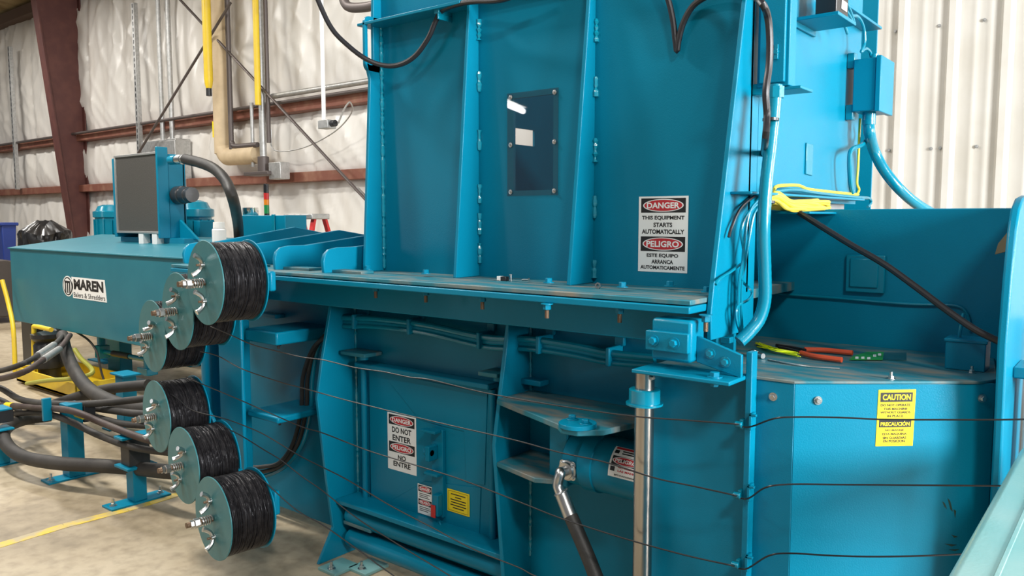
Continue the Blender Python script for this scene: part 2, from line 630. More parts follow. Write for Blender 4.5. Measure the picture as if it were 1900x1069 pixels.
# yellow painted floor line
a0, a1, b0, b1 = P(0, 1012, Z=0), P(330, 921, Z=0), P(245, 931, Z=0), P(380, 905, Z=0)
mb = MB()
pts = [P(-60, 1030, Z=0), P(120, 976, Z=0), P(235, 946, Z=0), P(345, 913, Z=0), P(420, 892, Z=0)]
for p, q in zip(pts, pts[1:]):
    n = (q - p).cross(V((0, 0, 1))).normalized() * 0.035
    mb.hexa([p - n, q - n, q + n, p + n, p - n + V((0, 0, .002)), q - n + V((0, 0, .002)), q + n + V((0, 0, .002)), p + n + V((0, 0, .002))])
ylm = mat('worn_yellow_line', (0.62, 0.44, 0.04), 0.6, col2=(0.40, 0.33, 0.20), scale=9, lo=0.42, hi=0.6)
struct('trim_5', mb, ylm)

# ================================================================== HOPPER
ZF = 1.366
HX = [-2.69, -2.123, -1.575, -1.0]
HT = 2.78
hop = thing('feed_hopper', 'tall teal steel feed hopper with vertical ribs and a small viewing window', 'hopper', (-1.85, 3.1, ZF))
# front panel with a window opening
wa, wb = P(953, 183, Y=2.44), P(1026, 352, Y=2.44)
mb = MB()
mb.box(HX[0], wa.x, 2.44, 2.452, ZF, HT).box(wb.x, HX[3], 2.44, 2.452, ZF, HT)
mb.box(wa.x, wb.x, 2.44, 2.452, ZF, wb.z).box(wa.x, wb.x, 2.44, 2.452, wa.z, HT)
part('front_panel', mb, TEAL, hop)
xl = HX[0] + .006                                       # feed slot in the far side, seen through the window
s0, s1 = P(946, 236, X=xl), P(990, 272, X=xl)
mb = MB().box(HX[0], HX[0] + .012, 2.452, s0.y, ZF, HT).box(HX[0], HX[0] + .012, s1.y, 3.9, ZF, HT)
mb.box(HX[0], HX[0] + .012, s0.y, s1.y, ZF, s1.z).box(HX[0], HX[0] + .012, s0.y, s1.y, s0.z, HT)
part('left_panel', mb, TEAL, hop)
part('back_panel', MB().box(HX[0] + .012, HX[3] - .012, 3.88, 3.892, ZF, HT), TEAL, hop)
part('end_panel', MB().box(HX[3] - 0.012, HX[3], 2.506, 3.60, 1.66, HT), TEAL, hop)
part('lower_end_panel', MB().box(HX[3] - 0.05, HX[3] - 0.04, 2.97, 3.58, ZF, 1.66), mat('grey_primer_sheet', (0.22, 0.23, 0.24), 0.5), hop)
# ribs
RIBL = ['leftmost rib with lifting slot', None, None, 'rightmost rib running below the flange']


def rib(i, prof, t=0.016):
    mb = MB()
    mb.plate([(HX[i] - t, y, z) for y, z in prof], (t, 0, 0))
    return mb


part('rib', rib(1, [(2.44, ZF), (2.298, ZF), (2.39, 2.46), (2.44, 2.46)]), TEAL, hop, 0.003)
part('rib', rib(2, [(2.44, ZF), (2.290, ZF), (2.405, 2.40), (2.42, HT), (2.44, HT)]), TEAL, hop, 0.003)
part('rib', rib(3, [(2.506, 1.24), (2.19, 1.24), (2.185, 1.32), (2.20, 1.40), (2.385, 2.26), (2.40, HT), (2.506, HT)]), TEAL, hop, 0.003, RIBL[3])
# lifting ear rib: plain lower part plus a slotted ear
T = 0.016
x = HX[0]
low = [(2.44, ZF), (2.325, ZF), (2.372, 2.20), (2.352, 2.27), (2.44, 2.27)]
mb = MB().plate([(x - T, a, b) for a, b in low], (T, 0, 0))


def rrect(y0, y1, z0, z1, r, n=5):
    out = []
    for cy, cz, a0 in ((y1 - r, z1 - r, 0), (y0 + r, z1 - r, 90), (y0 + r, z0 + r, 180), (y1 - r, z0 + r, 270)):
        for k in range(n + 1):
            a = math.radians(a0 + 90 * k / n)
            out.append((cy + r * math.cos(a), cz + r * math.sin(a)))
    return out


outer = rrect(2.345, 2.46, 2.235, 2.47, 0.03)
inner = rrect(2.362, 2.392, 2.265, 2.44, 0.014)
mb.ring([(x - T, a, b) for a, b in outer], [(x - T, a, b) for a, b in inner], (T, 0, 0))
mb.plate([(x - T, 2.392, 2.44), (x - T, 2.46, 2.44), (x - T, 2.46, HT), (x - T, 2.40, HT), (x - T, 2.40, 2.62)], (T, 0, 0))
part('rib', mb, TEAL, hop, 0.003, RIBL[0])
# welds
part('weld_seam', beads((HX[0] + .004, 2.434, ZF + .01), (HX[0] + .004, 2.434, 2.44), .007, .5, 3), WELD, hop)
mb = MB()
for i, spans in ((1, [(1.42, 1.50), (1.535, 1.62), (1.66, 1.735), (1.87, 1.95), (2.10, 2.18), (2.30, 2.38)]), (2, [(1.385, 1.45), (1.60, 1.68), (1.80, 1.885), (2.03, 2.10), (2.22, 2.30)])):
    for k, (z0, z1) in enumerate(spans):
        b = beads((HX[i] + .005, 2.434, z0), (HX[i] + .005, 2.434, z1), .008, .6, i * 10 + k)
        mb.add(b.v, b.f)
part('weld_seam', mb, WELD, hop)
# stiffening angle across the top
za = P(780, 22, Y=2.36).z
mb = MB()
mb.box(HX[0] - 0.05, HX[1] - .016, 2.345, 2.44, za - 0.006, za + 0.006).box(HX[1], HX[3], 2.37, 2.44, za + .02, za + 0.032)
part('top_angle', mb, TEAL, hop, 0.002)
# viewing window
o0, o1, o2, o3 = P(941, 174, Y=2.437), P(1036, 161, Y=2.437), P(1034, 364, Y=2.437), P(941, 364, Y=2.437)
mb = MB().plate([(o0.x, 2.4365, o0.z), (o1.x, 2.4365, o0.z), (o1.x, 2.4365, o3.z), (o0.x, 2.4365, o3.z)], (0, 0.003, 0))
pane = part('viewing_pane', mb, PANE, hop, label='clear plastic viewing window')
mb = MB()
for fx in (0.07, 0.93):
    for fz in (0.04, 0.5, 0.96):
        part('screw', MB().bolt((o0.x + (o1.x - o0.x) * fx, 2.4365, o0.z + (o3.z - o0.z) * fz), (0, -1, 0), 0.006, 0.005), ZINC, pane)
# base bolts standing on the flange
for px, py in [(683, 500), (754, 498), (790, 508), (1018, 525), (1155, 533), (1243, 531), (1312, 542)]:
    part('flange_bolt', MB().bolt(P(px, py, Z=ZF + 0.012), (0, 0, 1), 0.012, 0.014), TEAL, hop)
# danger sign on the hopper
sw = 0.20
A, B, Cc = P(1186, 365, Y=2.44), P(1278, 362, Y=2.44), P(1183, 503, Y=2.44)
w = B.x - A.x
h = A.z - Cc.z
it = danger_items(0.025, 0.215, 'DANGER') + danger_items(0.53, 0.725, 'PELIGRO')
it += lines(SIGNK, [('THIS EQUIPMENT', 0.07, 0.255, 0.93, 0.315), ('STARTS', 0.31, 0.345, 0.69, 0.405), ('AUTOMATICALLY', 0.07, 0.435, 0.93, 0.495),
                    ('ESTE EQUIPO', 0.18, 0.755, 0.82, 0.81), ('ARRANCA', 0.28, 0.835, 0.72, 0.89), ('AUTOMATICAMENTE', 0.05, 0.915, 0.95, 0.965)])
sign('warning_sign', hop, (A.x, 2.44, A.z), (1, 0, 0), (0, 0, -1), (0, -1, 0), w, h, SIGNW, it, 'large white danger sign about automatic starting, black and red headers')

# shelf under the end panel
zs = 1.622
part('ledge', MB().box(-1.0, -0.935, 2.30, 3.50, 1.672, 1.680), TEAL, hop, 0.002)
part('coil_shelf', MB().box(-1.0, -0.88, 2.66, 3.30, zs - .008, zs), TEAL, hop, 0.002)
mb = MB()
mb.plate([P(1490, 665, X=-1.0)] * 0 + [(-1.0, 2.95, 1.76), (-1.0, 3.02, 1.757), (-1.0, 3.02, 1.87), (-1.0, 2.95, 1.873)], (0.006, 0, 0))
part('patch_plate', mb, TEALG, hop, 0.002)

# top shelf bracket with a sensor
p0, p1, p2 = P(1480, 0, X=-0.99), P(1620, 22, X=-0.92), P(1560, 0, X=-0.92)
mb = MB()
mb.box(-1.0, -0.925, 3.05, 3.62, P(1600, 18, X=-0.9).z, P(1600, 18, X=-0.9).z + 0.01)
part('sensor_shelf', mb, TEAL, hop, 0.002)

# ================================================================== BALER BODY
YW = 2.47
body = thing('baler_body', 'long teal steel baler body below the hopper with bolted flange and upright ribs', 'machine', (-2.3, 3.1, 0.0))
part('side_wall', MB().box(-4.05, -1.05, YW, YW + 0.02, 0.06, ZF - 0.02), TEAL, body)
part('deck_plate', MB().box(-4.05, -1.02, 2.30, 3.95, ZF - 0.03, ZF), TEALDUST, body)
part('end_wall', MB().box(-4.05, -4.03, YW + .02, 3.9, 0.06, ZF - 0.03), TEAL, body)
# flange: two stacked angles
mb = MB().box(-3.9, -1.018, 2.085, 2.31, ZF - 0.015, ZF)
part('upper_flange', mb, TEALDUST, body, 0.003)
mb = MB().box(-3.9, -1.018, 2.08, 2.31, ZF - 0.040, ZF - 0.018).box(-3.9, -1.018, 2.27, 2.30, ZF - 0.16, ZF - 0.040)
part('lower_flange', mb, TEAL, body, 0.004)
mb = MB().box(-2.92, -1.9, 2.44, YW, 1.195, 1.215).box(-1.87, -1.05, 2.44, YW, 1.195, 1.215)
part('wall_strip', mb, TEAL, body, 0.002)
# hanging flange bolts with bare nuts
for px, py in [(697, 531), (790, 538), (895, 549), (1015, 563), (1150, 570), (1310, 584)]:
    p = P(px, py, Z=ZF - 0.04)
    o = part('hanging_bolt', MB().bolt(p, (0, 0, -1), 0.013, 0.018), TEAL, body)
    part('thread_end', MB().cyl(p + V((0, 0, -0.015)), p + V((0, 0, -0.048)), 0.007, 10), RUST, o)
# upright ribs
RA, RB = -2.93, -1.885


def brib(xc, prof, t=0.018):
    return MB().plate([(xc - t, y, z) for y, z in prof], (t, 0, 0))


part('rib', brib(RA, [(YW, 0), (2.225, 0), (2.315, 0.15), (2.283, 0.383), (2.238, 0.78), (2.27, 0.95), (2.356, ZF - .04), (YW, ZF - .04)]), TEAL, body, 0.003, 'left upright rib of the lower body')
part('rib', brib(RB, [(YW, 0), (2.32, 0), (2.306, 0.22), (2.252, 0.748), (2.285, 0.919), (2.359, ZF - .04), (YW, ZF - .04)]), TEAL, body, 0.003, 'right upright rib of the lower body')
mb = MB()
for k, (xx, z0, z1) in enumerate([(RA, 0.2, 1.2), (RB, 0.25, 0.62), (RB, 0.9, 1.30)]):
    b = beads((xx + .004, YW - .006, z0), (xx + .004, YW - .006, z1), .006, .5, 50 + k)
    mb.add(b.v, b.f)
part('weld_seam', mb, WELD, body)
# foot plates on the floor
for px in (612, 668):
    p = P(px, 1062, Z=0)
    o = part('foot_plate', MB().box(p.x - 0.06, p.x + 0.06, p.y - 0.02, p.y + 0.12, 0, 0.014), PALE, body, 0.002)
    part('anchor_bolt', MB().bolt((p.x, p.y + .01, 0.014), (0, 0, 1), 0.012, 0.014, 0.02), ZINC, o)
# gussets on the rear deck, left of the hopper
for gx, y1, zt in ((-2.76, 2.55, 1.49), (-3.11, 2.72, 1.515), (-3.5, 2.85, 1.535), (-3.9, 2.85, 1.55)):
    prof = [(2.16, ZF - .002), (2.155, ZF + 0.05), (2.165, ZF + 0.08), (2.19, ZF + 0.10), (2.24, ZF + 0.108), (2.33, ZF + 0.108), (y1, zt), (y1 + 0.45, ZF + 0.10), (y1 + 0.45, ZF)]
    part('gusset', MB().plate([(gx - 0.02, a, b) for a, b in prof], (0.02, 0, 0)), TEAL, body, 0.004)
    part('gusset_foot', MB().box(gx, gx + 0.19, 2.20, 2.27, ZF, ZF + 0.012), TEALDUST, body, 0.002)
mb = MB()
for px, py in ((575, 480), (553, 488), (530, 482)):
    part('deck_bolt', MB().bolt(P(px, py, Z=ZF + .012), (0, 0, 1), 0.010, 0.014), TEAL, body)
# clevis plates holding the tying cylinder
zu, zl = 0.905, 0.665


def cplate(z, shift=0):
    tip = P(1062, 803, Z=zu)
    return MB().plate([(RB, 2.26, z), (tip.x - .06, tip.y - 0.0, z), (tip.x - .02, tip.y - .035, z), (tip.x + .04, tip.y - .03, z), (tip.x + .10, tip.y + .03, z), (-1.30, 2.30, z), (-1.22, YW, z), (RB, YW, z)], (0, 0, 0.02))


part('clevis_plate', cplate(zu), TEALDUST, body, 0.003, 'upper dusty plate over the tying cylinder')
part('clevis_plate', MB().plate([(RB, 2.26, zl), (-1.66, 2.2, zl), (-1.6, 2.23, zl), (-1.55, YW, zl), (RB, YW, zl)], (0, 0, 0.018)), TEALDUST, body, 0.003, 'lower plate under the tying cylinder')
tip = P(1062, 795, Z=zu + .02)
mb = MB().cyl((tip.x, tip.y + .03, zu + .02), (tip.x, tip.y + .03, zu + .034), 0.062, 28)
mb.bolt((tip.x + .03, tip.y + .03, zu + .034), (0, 0, 1), 0.013, 0.012).bolt((tip.x - .035, tip.y + .05, zu + .034), (0, 0, 1), 0.013, 0.012)
part('pivot_cap', mb, TEAL, body, 0.002)
# small ledges on the wall
for px, py, wd in ((998, 706, 0.11), (511, 584, 0.17)):
    p = P(px, py, Y=YW)
    part('wall_tab', MB().box(p.x - wd / 2, p.x + wd / 2, YW - 0.06, YW, p.z - .01, p.z + .012), TEAL, body, 0.004)
# lower horizontal tubes
for z, r in ((0.20, 0.045), (0.085, 0.045)):
    part('lower_tube', MB().cyl((RA + 0.03, 2.40, z), (RB - 0.02, 2.40, z), r, 20), TEAL, body)
part('lower_ledge', MB().box(RA, RB - .018, 2.33, YW, 0.262, 0.285), TEAL, body, 0.004)
# rear section: side plate behind the guard
YR = 2.94
zt = P(1600, 388, Y=YR).z
part('rear_side_plate', MB().box(-1.34, P(1888, 387, Y=YR).x, YR, YR + 0.02, 0.4, zt), TEAL, body, 0.003)
a, b = P(1572, 472, Y=YR), P(1642, 545, Y=YR)
part('plate_cover', MB().box(a.x, b.x, YR - .014, YR, b.z, a.z).box(a.x + .015, b.x - .02, YR - .020, YR - .012, b.z + .018, a.z - .012), TEALG, body, 0.004)
# right pillar plate with rounded shoulder
prof = [(2.43, 0), (2.435, 0.8), (2.435, 1.03), (2.42, 1.27), (2.45, 1.44), (2.49, 1.57), (2.53, 1.625), (2.60, 1.655), (2.70, 1.665), (3.1, 1.665), (3.1, 0)]
part('end_plate', MB().plate([(-0.303, y, z) for y, z in prof], (0.023, 0, 0)), TEAL, body, 0.006, 'tall end plate with rounded shoulder at the right edge')
part('side_tube', MB().cyl((-0.20, 2.66, 0.3), (-0.20, 2.66, 1.15), 0.05, 20), TEALG, body)
part('side_tube', MB().cyl((-0.20, 2.85, 0.3), (-0.20, 2.85, 1.3), 0.06, 20), TEALG, body)
part('side_bracket', MB().box(-0.28, -0.12, 2.56, 2.72, 1.16, 1.19), TEALG, body, 0.004)

# ================================================================== ACCESS DOOR
dl, dr = P(684, 684, Y=2.445), P(912, 725, Y=2.445)
dz0 = P(684, 955, Y=2.445).z
dz1 = dl.z
door = thing('access_door', 'teal bolted access door with danger sign between the two lower ribs', 'access door', ((dl.x + dr.x) / 2, 2.46, dz0))
part('door_panel', MB().box(dl.x, dr.x, 2.445, YW - 0.001, dz0, dz1), TEAL, door, 0.004)
mb = MB().box(dl.x - .05, dr.x + .02, 2.40, YW - .001, dz1 + 0.008, dz1 + 0.032)
part('top_bar', mb, TEAL, door, 0.006)
for xx, z0, z1 in ((dl.x - 0.025, dz0 - .02, dz1 + 0.006), (dr.x + 0.012, dz0 - .05, dz1 + .006)):
    part('hinge_rod', MB().cyl((xx, 2.435, z0), (xx, 2.435, z1), 0.014, 14), TEAL, door)
for px, py, wd in ((672, 655, 0.17), (922, 692, 0.10)):
    p = P(px, py, Y=2.42)
    o = part('hinge_cap', MB().box(p.x - wd / 2, p.x + wd / 2, 2.36, YW - .001, p.z - .008, p.z + .010), TEALDUST, door, 0.004)
    part('pin_head', MB().cyl((p.x + .01, 2.42, p.z - .03), (p.x + .01, 2.42, p.z - .009), 0.022, 16), TEAL, o)
part('bottom_cap', MB().box(dl.x - .10, dl.x + .09, 2.36, YW - .001, dz0 - .04, dz0 - .022), TEALDUST, door, 0.004)
# pressed crease lines as slim raised plates
YD = 2.445


def dp(px, py, k=0.0):
    p = P(px, py, Y=YD)
    return (p.x, YD - k, p.z)


mb = MB()
mb.plate([dp(723, 692), dp(725, 710), dp(779, 778), dp(822, 790), dp(862, 800), dp(866, 895), dp(900, 900), dp(905, 730)], (0, -0.004, 0))
part('raised_panel', mb, TEAL, door, 0.001)
mb = MB()
mb.plate([dp(788, 893), dp(728, 928), dp(726, 958), dp(890, 1000), dp(893, 905), dp(850, 900)], (0, -0.004, 0))
part('raised_panel', mb, TEAL, door, 0.001)
# latch
lt = thing_l = part('latch_plate', MB().box(P(805, 880, Y=2.44).x, P(826, 880, Y=2.44).x, 2.425, 2.445, P(812, 955, Y=2.44).z, P(812, 795, Y=2.44).z), TEAL, door, 0.003)
p = P(808, 800, Y=2.42)
part('latch_bar', MB().box(p.x - .055, p.x + .03, 2.385, 2.425, p.z - .004, p.z + .008), TEAL, lt, 0.002)
p = P(804, 838, Y=2.41)
mb = MB().box(p.x - .012, p.x + .012, 2.37, 2.425, p.z - .035, p.z + .03)
mb.cyl((p.x - .03, 2.39, p.z), (p.x + .012, 2.39, p.z), 0.016, 14)
part('latch_eye', mb, TEAL, lt, 0.003)
p = P(812, 878, Y=2.42)
part('latch_bar', MB().box(p.x - .05, p.x + .03, 2.385, 2.425, p.z - .006, p.z + .006), TEAL, lt, 0.002)
p = P(813, 930, Y=2.42)
part('safety_switch', MB().box(p.x - .012, p.x + .022, 2.395, 2.425, p.z - .06, p.z + .035), TEAL, door, 0.004)
p = P(803, 948, Y=2.39)
part('red_tag', MB().box(p.x - .012, p.x + .014, 2.389, 2.394, p.z - .03, p.z + .025), RED, door, 0.001, 'small red tag on the switch')
part('switch_lead', MB().tube([P(815, 968, Y=2.41), P(822, 985, Y=2.41), P(836, 1000, Y=2.42), P(860, 1012, Y=2.43), P(885, 1020, Y=2.43)], 0.005, 8), TEAL, door)
# signs
A, B, Cc = P(719, 764, Y=YD), P(772, 772, Y=YD), P(719, 868, Y=YD)
it = danger_items(0.025, 0.20, 'DANGER') + danger_items(0.50, 0.68, 'PELIGRO')
it += lines(SIGNK, [('DO NOT', 0.16, 0.235, 0.84, 0.335), ('ENTER', 0.18, 0.375, 0.82, 0.475), ('NO', 0.36, 0.715, 0.64, 0.80), ('ENTRE', 0.20, 0.835, 0.80, 0.925)], 0.03)
it += [('text', SIGNG, 0.50, 0.955, 0.92, 0.97, 1, 'SERIES SAFETY', 'lettering')]
it = it[:-1]
sign('warning_sign', door, (A.x, YD, A.z), (1, 0, 0), (0, 0, -1), (0, -1, 0), B.x - A.x, A.z - Cc.z, SIGNW, it, 'white do not enter danger sign')
A, B, Cc = P(777, 896, Y=YD), P(804, 902, Y=YD), P(777, 950, Y=YD)
it = danger_items(0.03, 0.25, 'DANGER') + danger_items(0.50, 0.70, 'PELIGRO')
it += [('rect', SIGNG, 0.12, 0.30 + 0.06 * k, 0.12 + (0.75, 0.6, 0.7)[k], 0.325 + 0.06 * k, 1) for k in range(3)]
it += [('rect', SIGNG, 0.12, 0.75 + 0.06 * k, 0.12 + (0.7, 0.75, 0.6)[k], 0.775 + 0.06 * k, 1) for k in range(3)]
sign('warning_sign', door, (A.x, YD - .006, A.z), (1, 0, 0), (0, 0, -1), (0, -1, 0), B.x - A.x, A.z - Cc.z, SIGNW, it, 'small white danger sign half behind the latch')
A, B, Cc = P(832, 905, Y=YD), P(873, 915, Y=YD), P(832, 946, Y=YD)
it = [('rect', SIGNK, 0.05, 0.06, 0.95, 0.075, 1), ('rect', SIGNK, 0.05, 0.925, 0.95, 0.94, 1), ('rect', SIGNK, 0.05, 0.06, 0.062, 0.94, 1), ('rect', SIGNK, 0.938, 0.06, 0.95, 0.94, 1)]
it += [('rect', SIGNK, 0.5 - l / 2, 0.17 + 0.12 * k, 0.5 + l / 2, 0.215 + 0.12 * k, 1) for k, l in enumerate((0.66, 0.28, 0.7, 0.66, 0.72, 0.5))]
sign('warning_sign', door, (A.x, YD - .006, A.z), (1, 0, 0), (0, 0, -1), (0, -1, 0), B.x - A.x, A.z - Cc.z, SIGNY, it, 'small yellow notice sticker')

# ================================================================== CONDUITS ON THE BODY
def tube_thing(name, pts, r, ma, label, cat, group=None, seg=10, sub=6, rv=None):
    return solo(name, MB().tube(pts, r, seg, sub, rv), ma, label, cat, group)


cd = thing('conduit_bundle', 'bundle of teal painted cable conduits strapped along the body under the flange', 'conduit', (-2.0, 2.42, 1.1))
r_ = 0.013
for k, (dy, off) in enumerate(((0.0, 0.0), (8.0, 0.01), (15.0, 0.0))):
    pts = [(633, 590), (700, 592), (790, 603), (900, 626), (985, 630), (1060, 641), (1130, 655), (1215, 664)]
    pts = [P(a, b + dy + (3 if k == 2 and 850 < a < 1150 else 0), Y=2.395 + off) for a, b in pts]
    part('conduit', MB().tube(pts, r_ if k < 2 else 0.010, 10), TEALG if k != 1 else TEAL, cd)
for px, py in ((658, 597), (760, 606), (890, 632), (1000, 640), (1130, 662)):
    p = P(px, py, Y=2.385)
    part('pipe_clamp', MB().box(p.x - .008, p.x + .008, 2.372, YW - .001, p.z - .034, p.z + .034).box(p.x - .02, p.x + .02, 2.45, YW - .001, p.z + .03, p.z + .065), TEAL, cd, 0.004)
for k in range(3):
    o = k * 9.0
    pts = [(612 - o * 0, 608 + o * 0.6), (592 - o * .6, 640 + o * .4), (580 - o, 700), (577 - o, 760), (562 - o, 822), (530 - o * .6, 865 - o * .4), (490, 884 - o), (455, 886 - o)]
    tube_thing('looped_conduit', [P(a, b, Y=2.41 - 0.012 * k) for a, b in pts], 0.011, RUBBER if k else TEALG,
               ('outer teal painted conduit looping down beside the left lower rib', 'middle dark conduit of the loop beside the left lower rib', 'inner dark conduit of the loop beside the left lower rib')[k], 'conduit', 'conduits looping beside the left rib')

# ================================================================== TYING CYLINDER
ca = P(1066, 846, Y=2.33)
ca = V((ca.x, 2.33, ca.z))
cb = V((-1.02, 2.33, ca.z - 0.012))
ax = (cb - ca).normalized()
cyl = thing('hydraulic_cylinder', 'teal hydraulic cylinder with danger label lying behind the bare steel rod', 'hydraulic cylinder', ca)
part('barrel', MB().lathe(ca, ax, [(0, 0.0), (0, 0.082), (0.012, 0.096), (0.075, 0.096), (0.078, 0.104), (0.13, 0.104), (0.133, 0.098), (0.80, 0.098)], 40), TEAL, cyl)
part('end_clevis', MB().box(ca.x - .07, ca.x + .01, 2.27, 2.39, ca.z - .10, ca.z + .13), TEAL, cyl, 0.006)
pp = P(1052, 873, Y=2.225)
fl = part('port_flange', MB().lathe((pp.x, 2.245, pp.z), (0, -1, 0), [(0, .036), (.02, .036), (.022, .030), (.03, .028)], 20), ZINC, cyl)
mb = MB()
for a in (45, 135, 225, 315):
    part('flange_screw', MB().bolt((pp.x + .030 * math.cos(math.radians(a)), 2.23, pp.z + .030 * math.sin(math.radians(a))), (0, -1, 0), 0.008, 0.009), ZINC, fl)
q = [(pp.x, 2.23, pp.z), (pp.x - .002, 2.19, pp.z), P(1040, 878, Y=2.165), P(1035, 900, Y=2.155), P(1042, 920, Y=2.15)]
el = part('elbow', MB().tube(q, 0.018, 14, 8), ZINC, cyl)
part('crimp_ferrule', MB().tube([P(1040, 912, Y=2.15), P(1044, 921, Y=2.15), P(1060, 962, Y=2.14)], 0.024, 16, 4, rv=lambda i, n: 1.12 if i in (1, 2) else 1.0), ZINC, el)
tube_thing('cylinder_hose', [P(1059, 958, Y=2.14), P(1075, 995, Y=2.13), P(1097, 1048, Y=2.115), P(1120, 1110, Y=2.10), P(1150, 1200, Y=2.12)], 0.024, RUBBER, 'thick black hydraulic hose running down from the shiny elbow on the cylinder', 'hose', seg=16)
# curved danger label
s0, s1 = P(1131, 832, Y=2.24).x, P(1190, 840, Y=2.24).x


def warp(x, y, k):
    xx = s0 + (s1 - s0) * x
    a = math.radians(28 + 62 * y)
    c = ca + ax * ((xx - ca.x) / ax.x)
    return c + V((0, -math.sin(a), math.cos(a))) * (0.0985 + k)


it = [('rect', SIGNR, 0.06, 0.02, 0.94, 0.10, 1), ('rect', SIGNK, 0.06, 0.40 - 0.06, 0.94, 0.62, 0), ('oval', SIGNW, 0.08, 0.35, 0.92, 0.61, 1), ('oval', SIGNR, 0.11, 0.365, 0.89, 0.595, 2), ('text', SIGNW, 0.16, 0.42, 0.84, 0.54, 3, 'PELIGRO', 'lettering', 0.03)]
it += lines(SIGNR, [('NO ACERQUE', 0.30, 0.65, 0.94, 0.72), ('LAS MANOS', 0.30, 0.75, 0.94, 0.82)]) + lines(SIGNK, [('ESTE FUNCIONANDO', 0.20, 0.90, 0.92, 0.95)])
it += [('rect', SIGNK, 0.30, 0.14, 0.92, 0.18, 1), ('rect', SIGNK, 0.30, 0.22, 0.85, 0.26, 1), ('rect', SIGNK, 0.06, 0.14, 0.20, 0.26, 1), ('rect', SIGNK, 0.06, 0.68, 0.20, 0.82, 1)]
sign('warning_label', cyl, ca, (1, 0, 0), (0, 0, -1), (0, -1, 0), 1, 1, SIGNW, it, 'white danger label wrapped on the barrel', warp=warp)

# ================================================================== GUARD COVER
YG = 2.18
gx0 = P(1205, 800, Y=YG).x
gc = P(1475, 712, Y=YG)
ge = P(1848, 709, d=2.20)
ZG = 1.145
guard = thing('guard_cover', 'wide angled teal guard cover with a yellow caution sign and dusty top', 'guard', (gc.x, gc.y + .3, 0.0))
N2 = V((ge.y - gc.y, -(ge.x - gc.x), 0)).normalized()
U2 = V((ge.x - gc.x, ge.y - gc.y, 0)).normalized()
mb = MB()
out = [(gx0, YG), (gc.x, YG), (ge.x, ge.y)]
inn = [(gx0, YG + .012), (gc.x - .006, YG + .012), (ge.x - N2.x * .012 - .004, ge.y - N2.y * .012)]
for i in range(2):
    a, b, c, d = out[i], out[i + 1], inn[i + 1], inn[i]
    mb.hexa([(*a, 0.05), (*b, 0.05), (*c, 0.05), (*d, 0.05), (*a, ZG), (*b, ZG), (*c, ZG), (*d, ZG)])
oilm = mat('teal_enamel_marks', (0.0035, 0.205, 0.300), 0.38, bump=0.12, bscale=260, spec=0.55)
part('front_panel', mb, TEAL, guard, 0.002)
er = P(1848, 690, Z=ZG)
top = [(gx0 + 0.02, YG - .004), (gc.x, YG - .004), (ge.x - .03, ge.y - .03), (ge.x - .002, ge.y + .03), (ge.x - .06, YR - .002), (gx0 + 0.02, YR - .002)]
part('top_plate', MB().plate([(a, b, ZG) for a, b in top], (0, 0, 0.008)), TEALDUST, guard, 0.0015, 'dust streaked top plate')
for px, py, on in ((1435, 736, 0), (1517, 743, 1), (1822, 739, 1)):
    if on:
        r = FW + RT * ((px - 950) / FOC) + UP * ((534.5 - py) / FOC)
        t = (V((gc.x, gc.y, 0)) - V((0, 0, 0))).dot(N2) / r.dot(N2)
        p, n = EYE + r * t, N2
    else:
        p, n = P(px, py, Y=YG), V((0, -1, 0))
    o = part('panel_bolt', MB().lathe(p, n, [(0, .012), (.003, .012)], 18).bolt(p + n * .003, n, 0.0075, 0.007), ZINC, guard, label='zinc bolt with washer')
for px, py in ((1653, 703), (1803, 692)):
    p = P(px, py, Z=ZG + .008)
    part('stud', MB().bolt(p, (0, 0, 1), 0.008, 0.008, 0.012), ZINC, guard)
# oil smudges on the main face, small flat smears
sm = mat('oil_smear', (0.015, 0.05, 0.035), 0.4)


def gface(px, py, k=0.0):
    r = FW + RT * ((px - 950) / FOC) + UP * ((534.5 - py) / FOC)
    t = V((gc.x, gc.y, 0)).dot(N2) / r.dot(N2)
    return EYE + r * t + N2 * k


for pts in ([(1748, 930), (1753, 934), (1757, 945), (1752, 940)], [(1758, 924), (1763, 930), (1768, 950), (1763, 945)], [(1769, 945), (1774, 948), (1772, 962)], [(1752, 1009), (1776, 1011), (1765, 1014)], [(1760, 1020), (1780, 1019), (1772, 1023)], [(1765, 992), (1777, 996), (1770, 998)]):
    part('oil_smear', MB().plate([gface(a, b, 0.0003) for a, b in pts], N2 * 0.0005), sm, guard)
# caution sign
A, B, Cc = gface(1630, 723.5), gface(1699.5, 722.5), gface(1624, 828)
uu = (B - A).normalized()
dn = (Cc - A).normalized()
it = [('rect', SIGNK, 0.06, 0.05, 0.92, 0.215, 0), ('rect', SIGNK, 0.06, 0.52, 0.92, 0.665, 0)]
it += [('text', SIGNY, 0.12, 0.08, 0.87, 0.185, 1, 'CAUTION', 'lettering', 0.03), ('text', SIGNY, 0.10, 0.555, 0.88, 0.64, 1, 'PRECAUCIÓN', 'lettering', 0.03)]
it += lines(SIGNK, [('DO NOT OPERATE', 0.08, 0.25, 0.87, 0.295), ('THIS MACHINE', 0.16, 0.32, 0.80, 0.36), ('WITHOUT GUARDS', 0.08, 0.38, 0.88, 0.42), ('IN PLACE', 0.27, 0.445, 0.70, 0.485),
                    ('NO MANEJE', 0.23, 0.70, 0.74, 0.74), ('ESTA MAQUINA', 0.16, 0.765, 0.82, 0.81), ('SIN GUARDIAS', 0.18, 0.83, 0.81, 0.875), ('EN POSICION', 0.20, 0.89, 0.78, 0.935)], 0.028)
sign('caution_sign', guard, A, uu, dn, N2, (B - A).length, (Cc - A).length, SIGNY, it, 'yellow caution sign with black headers')

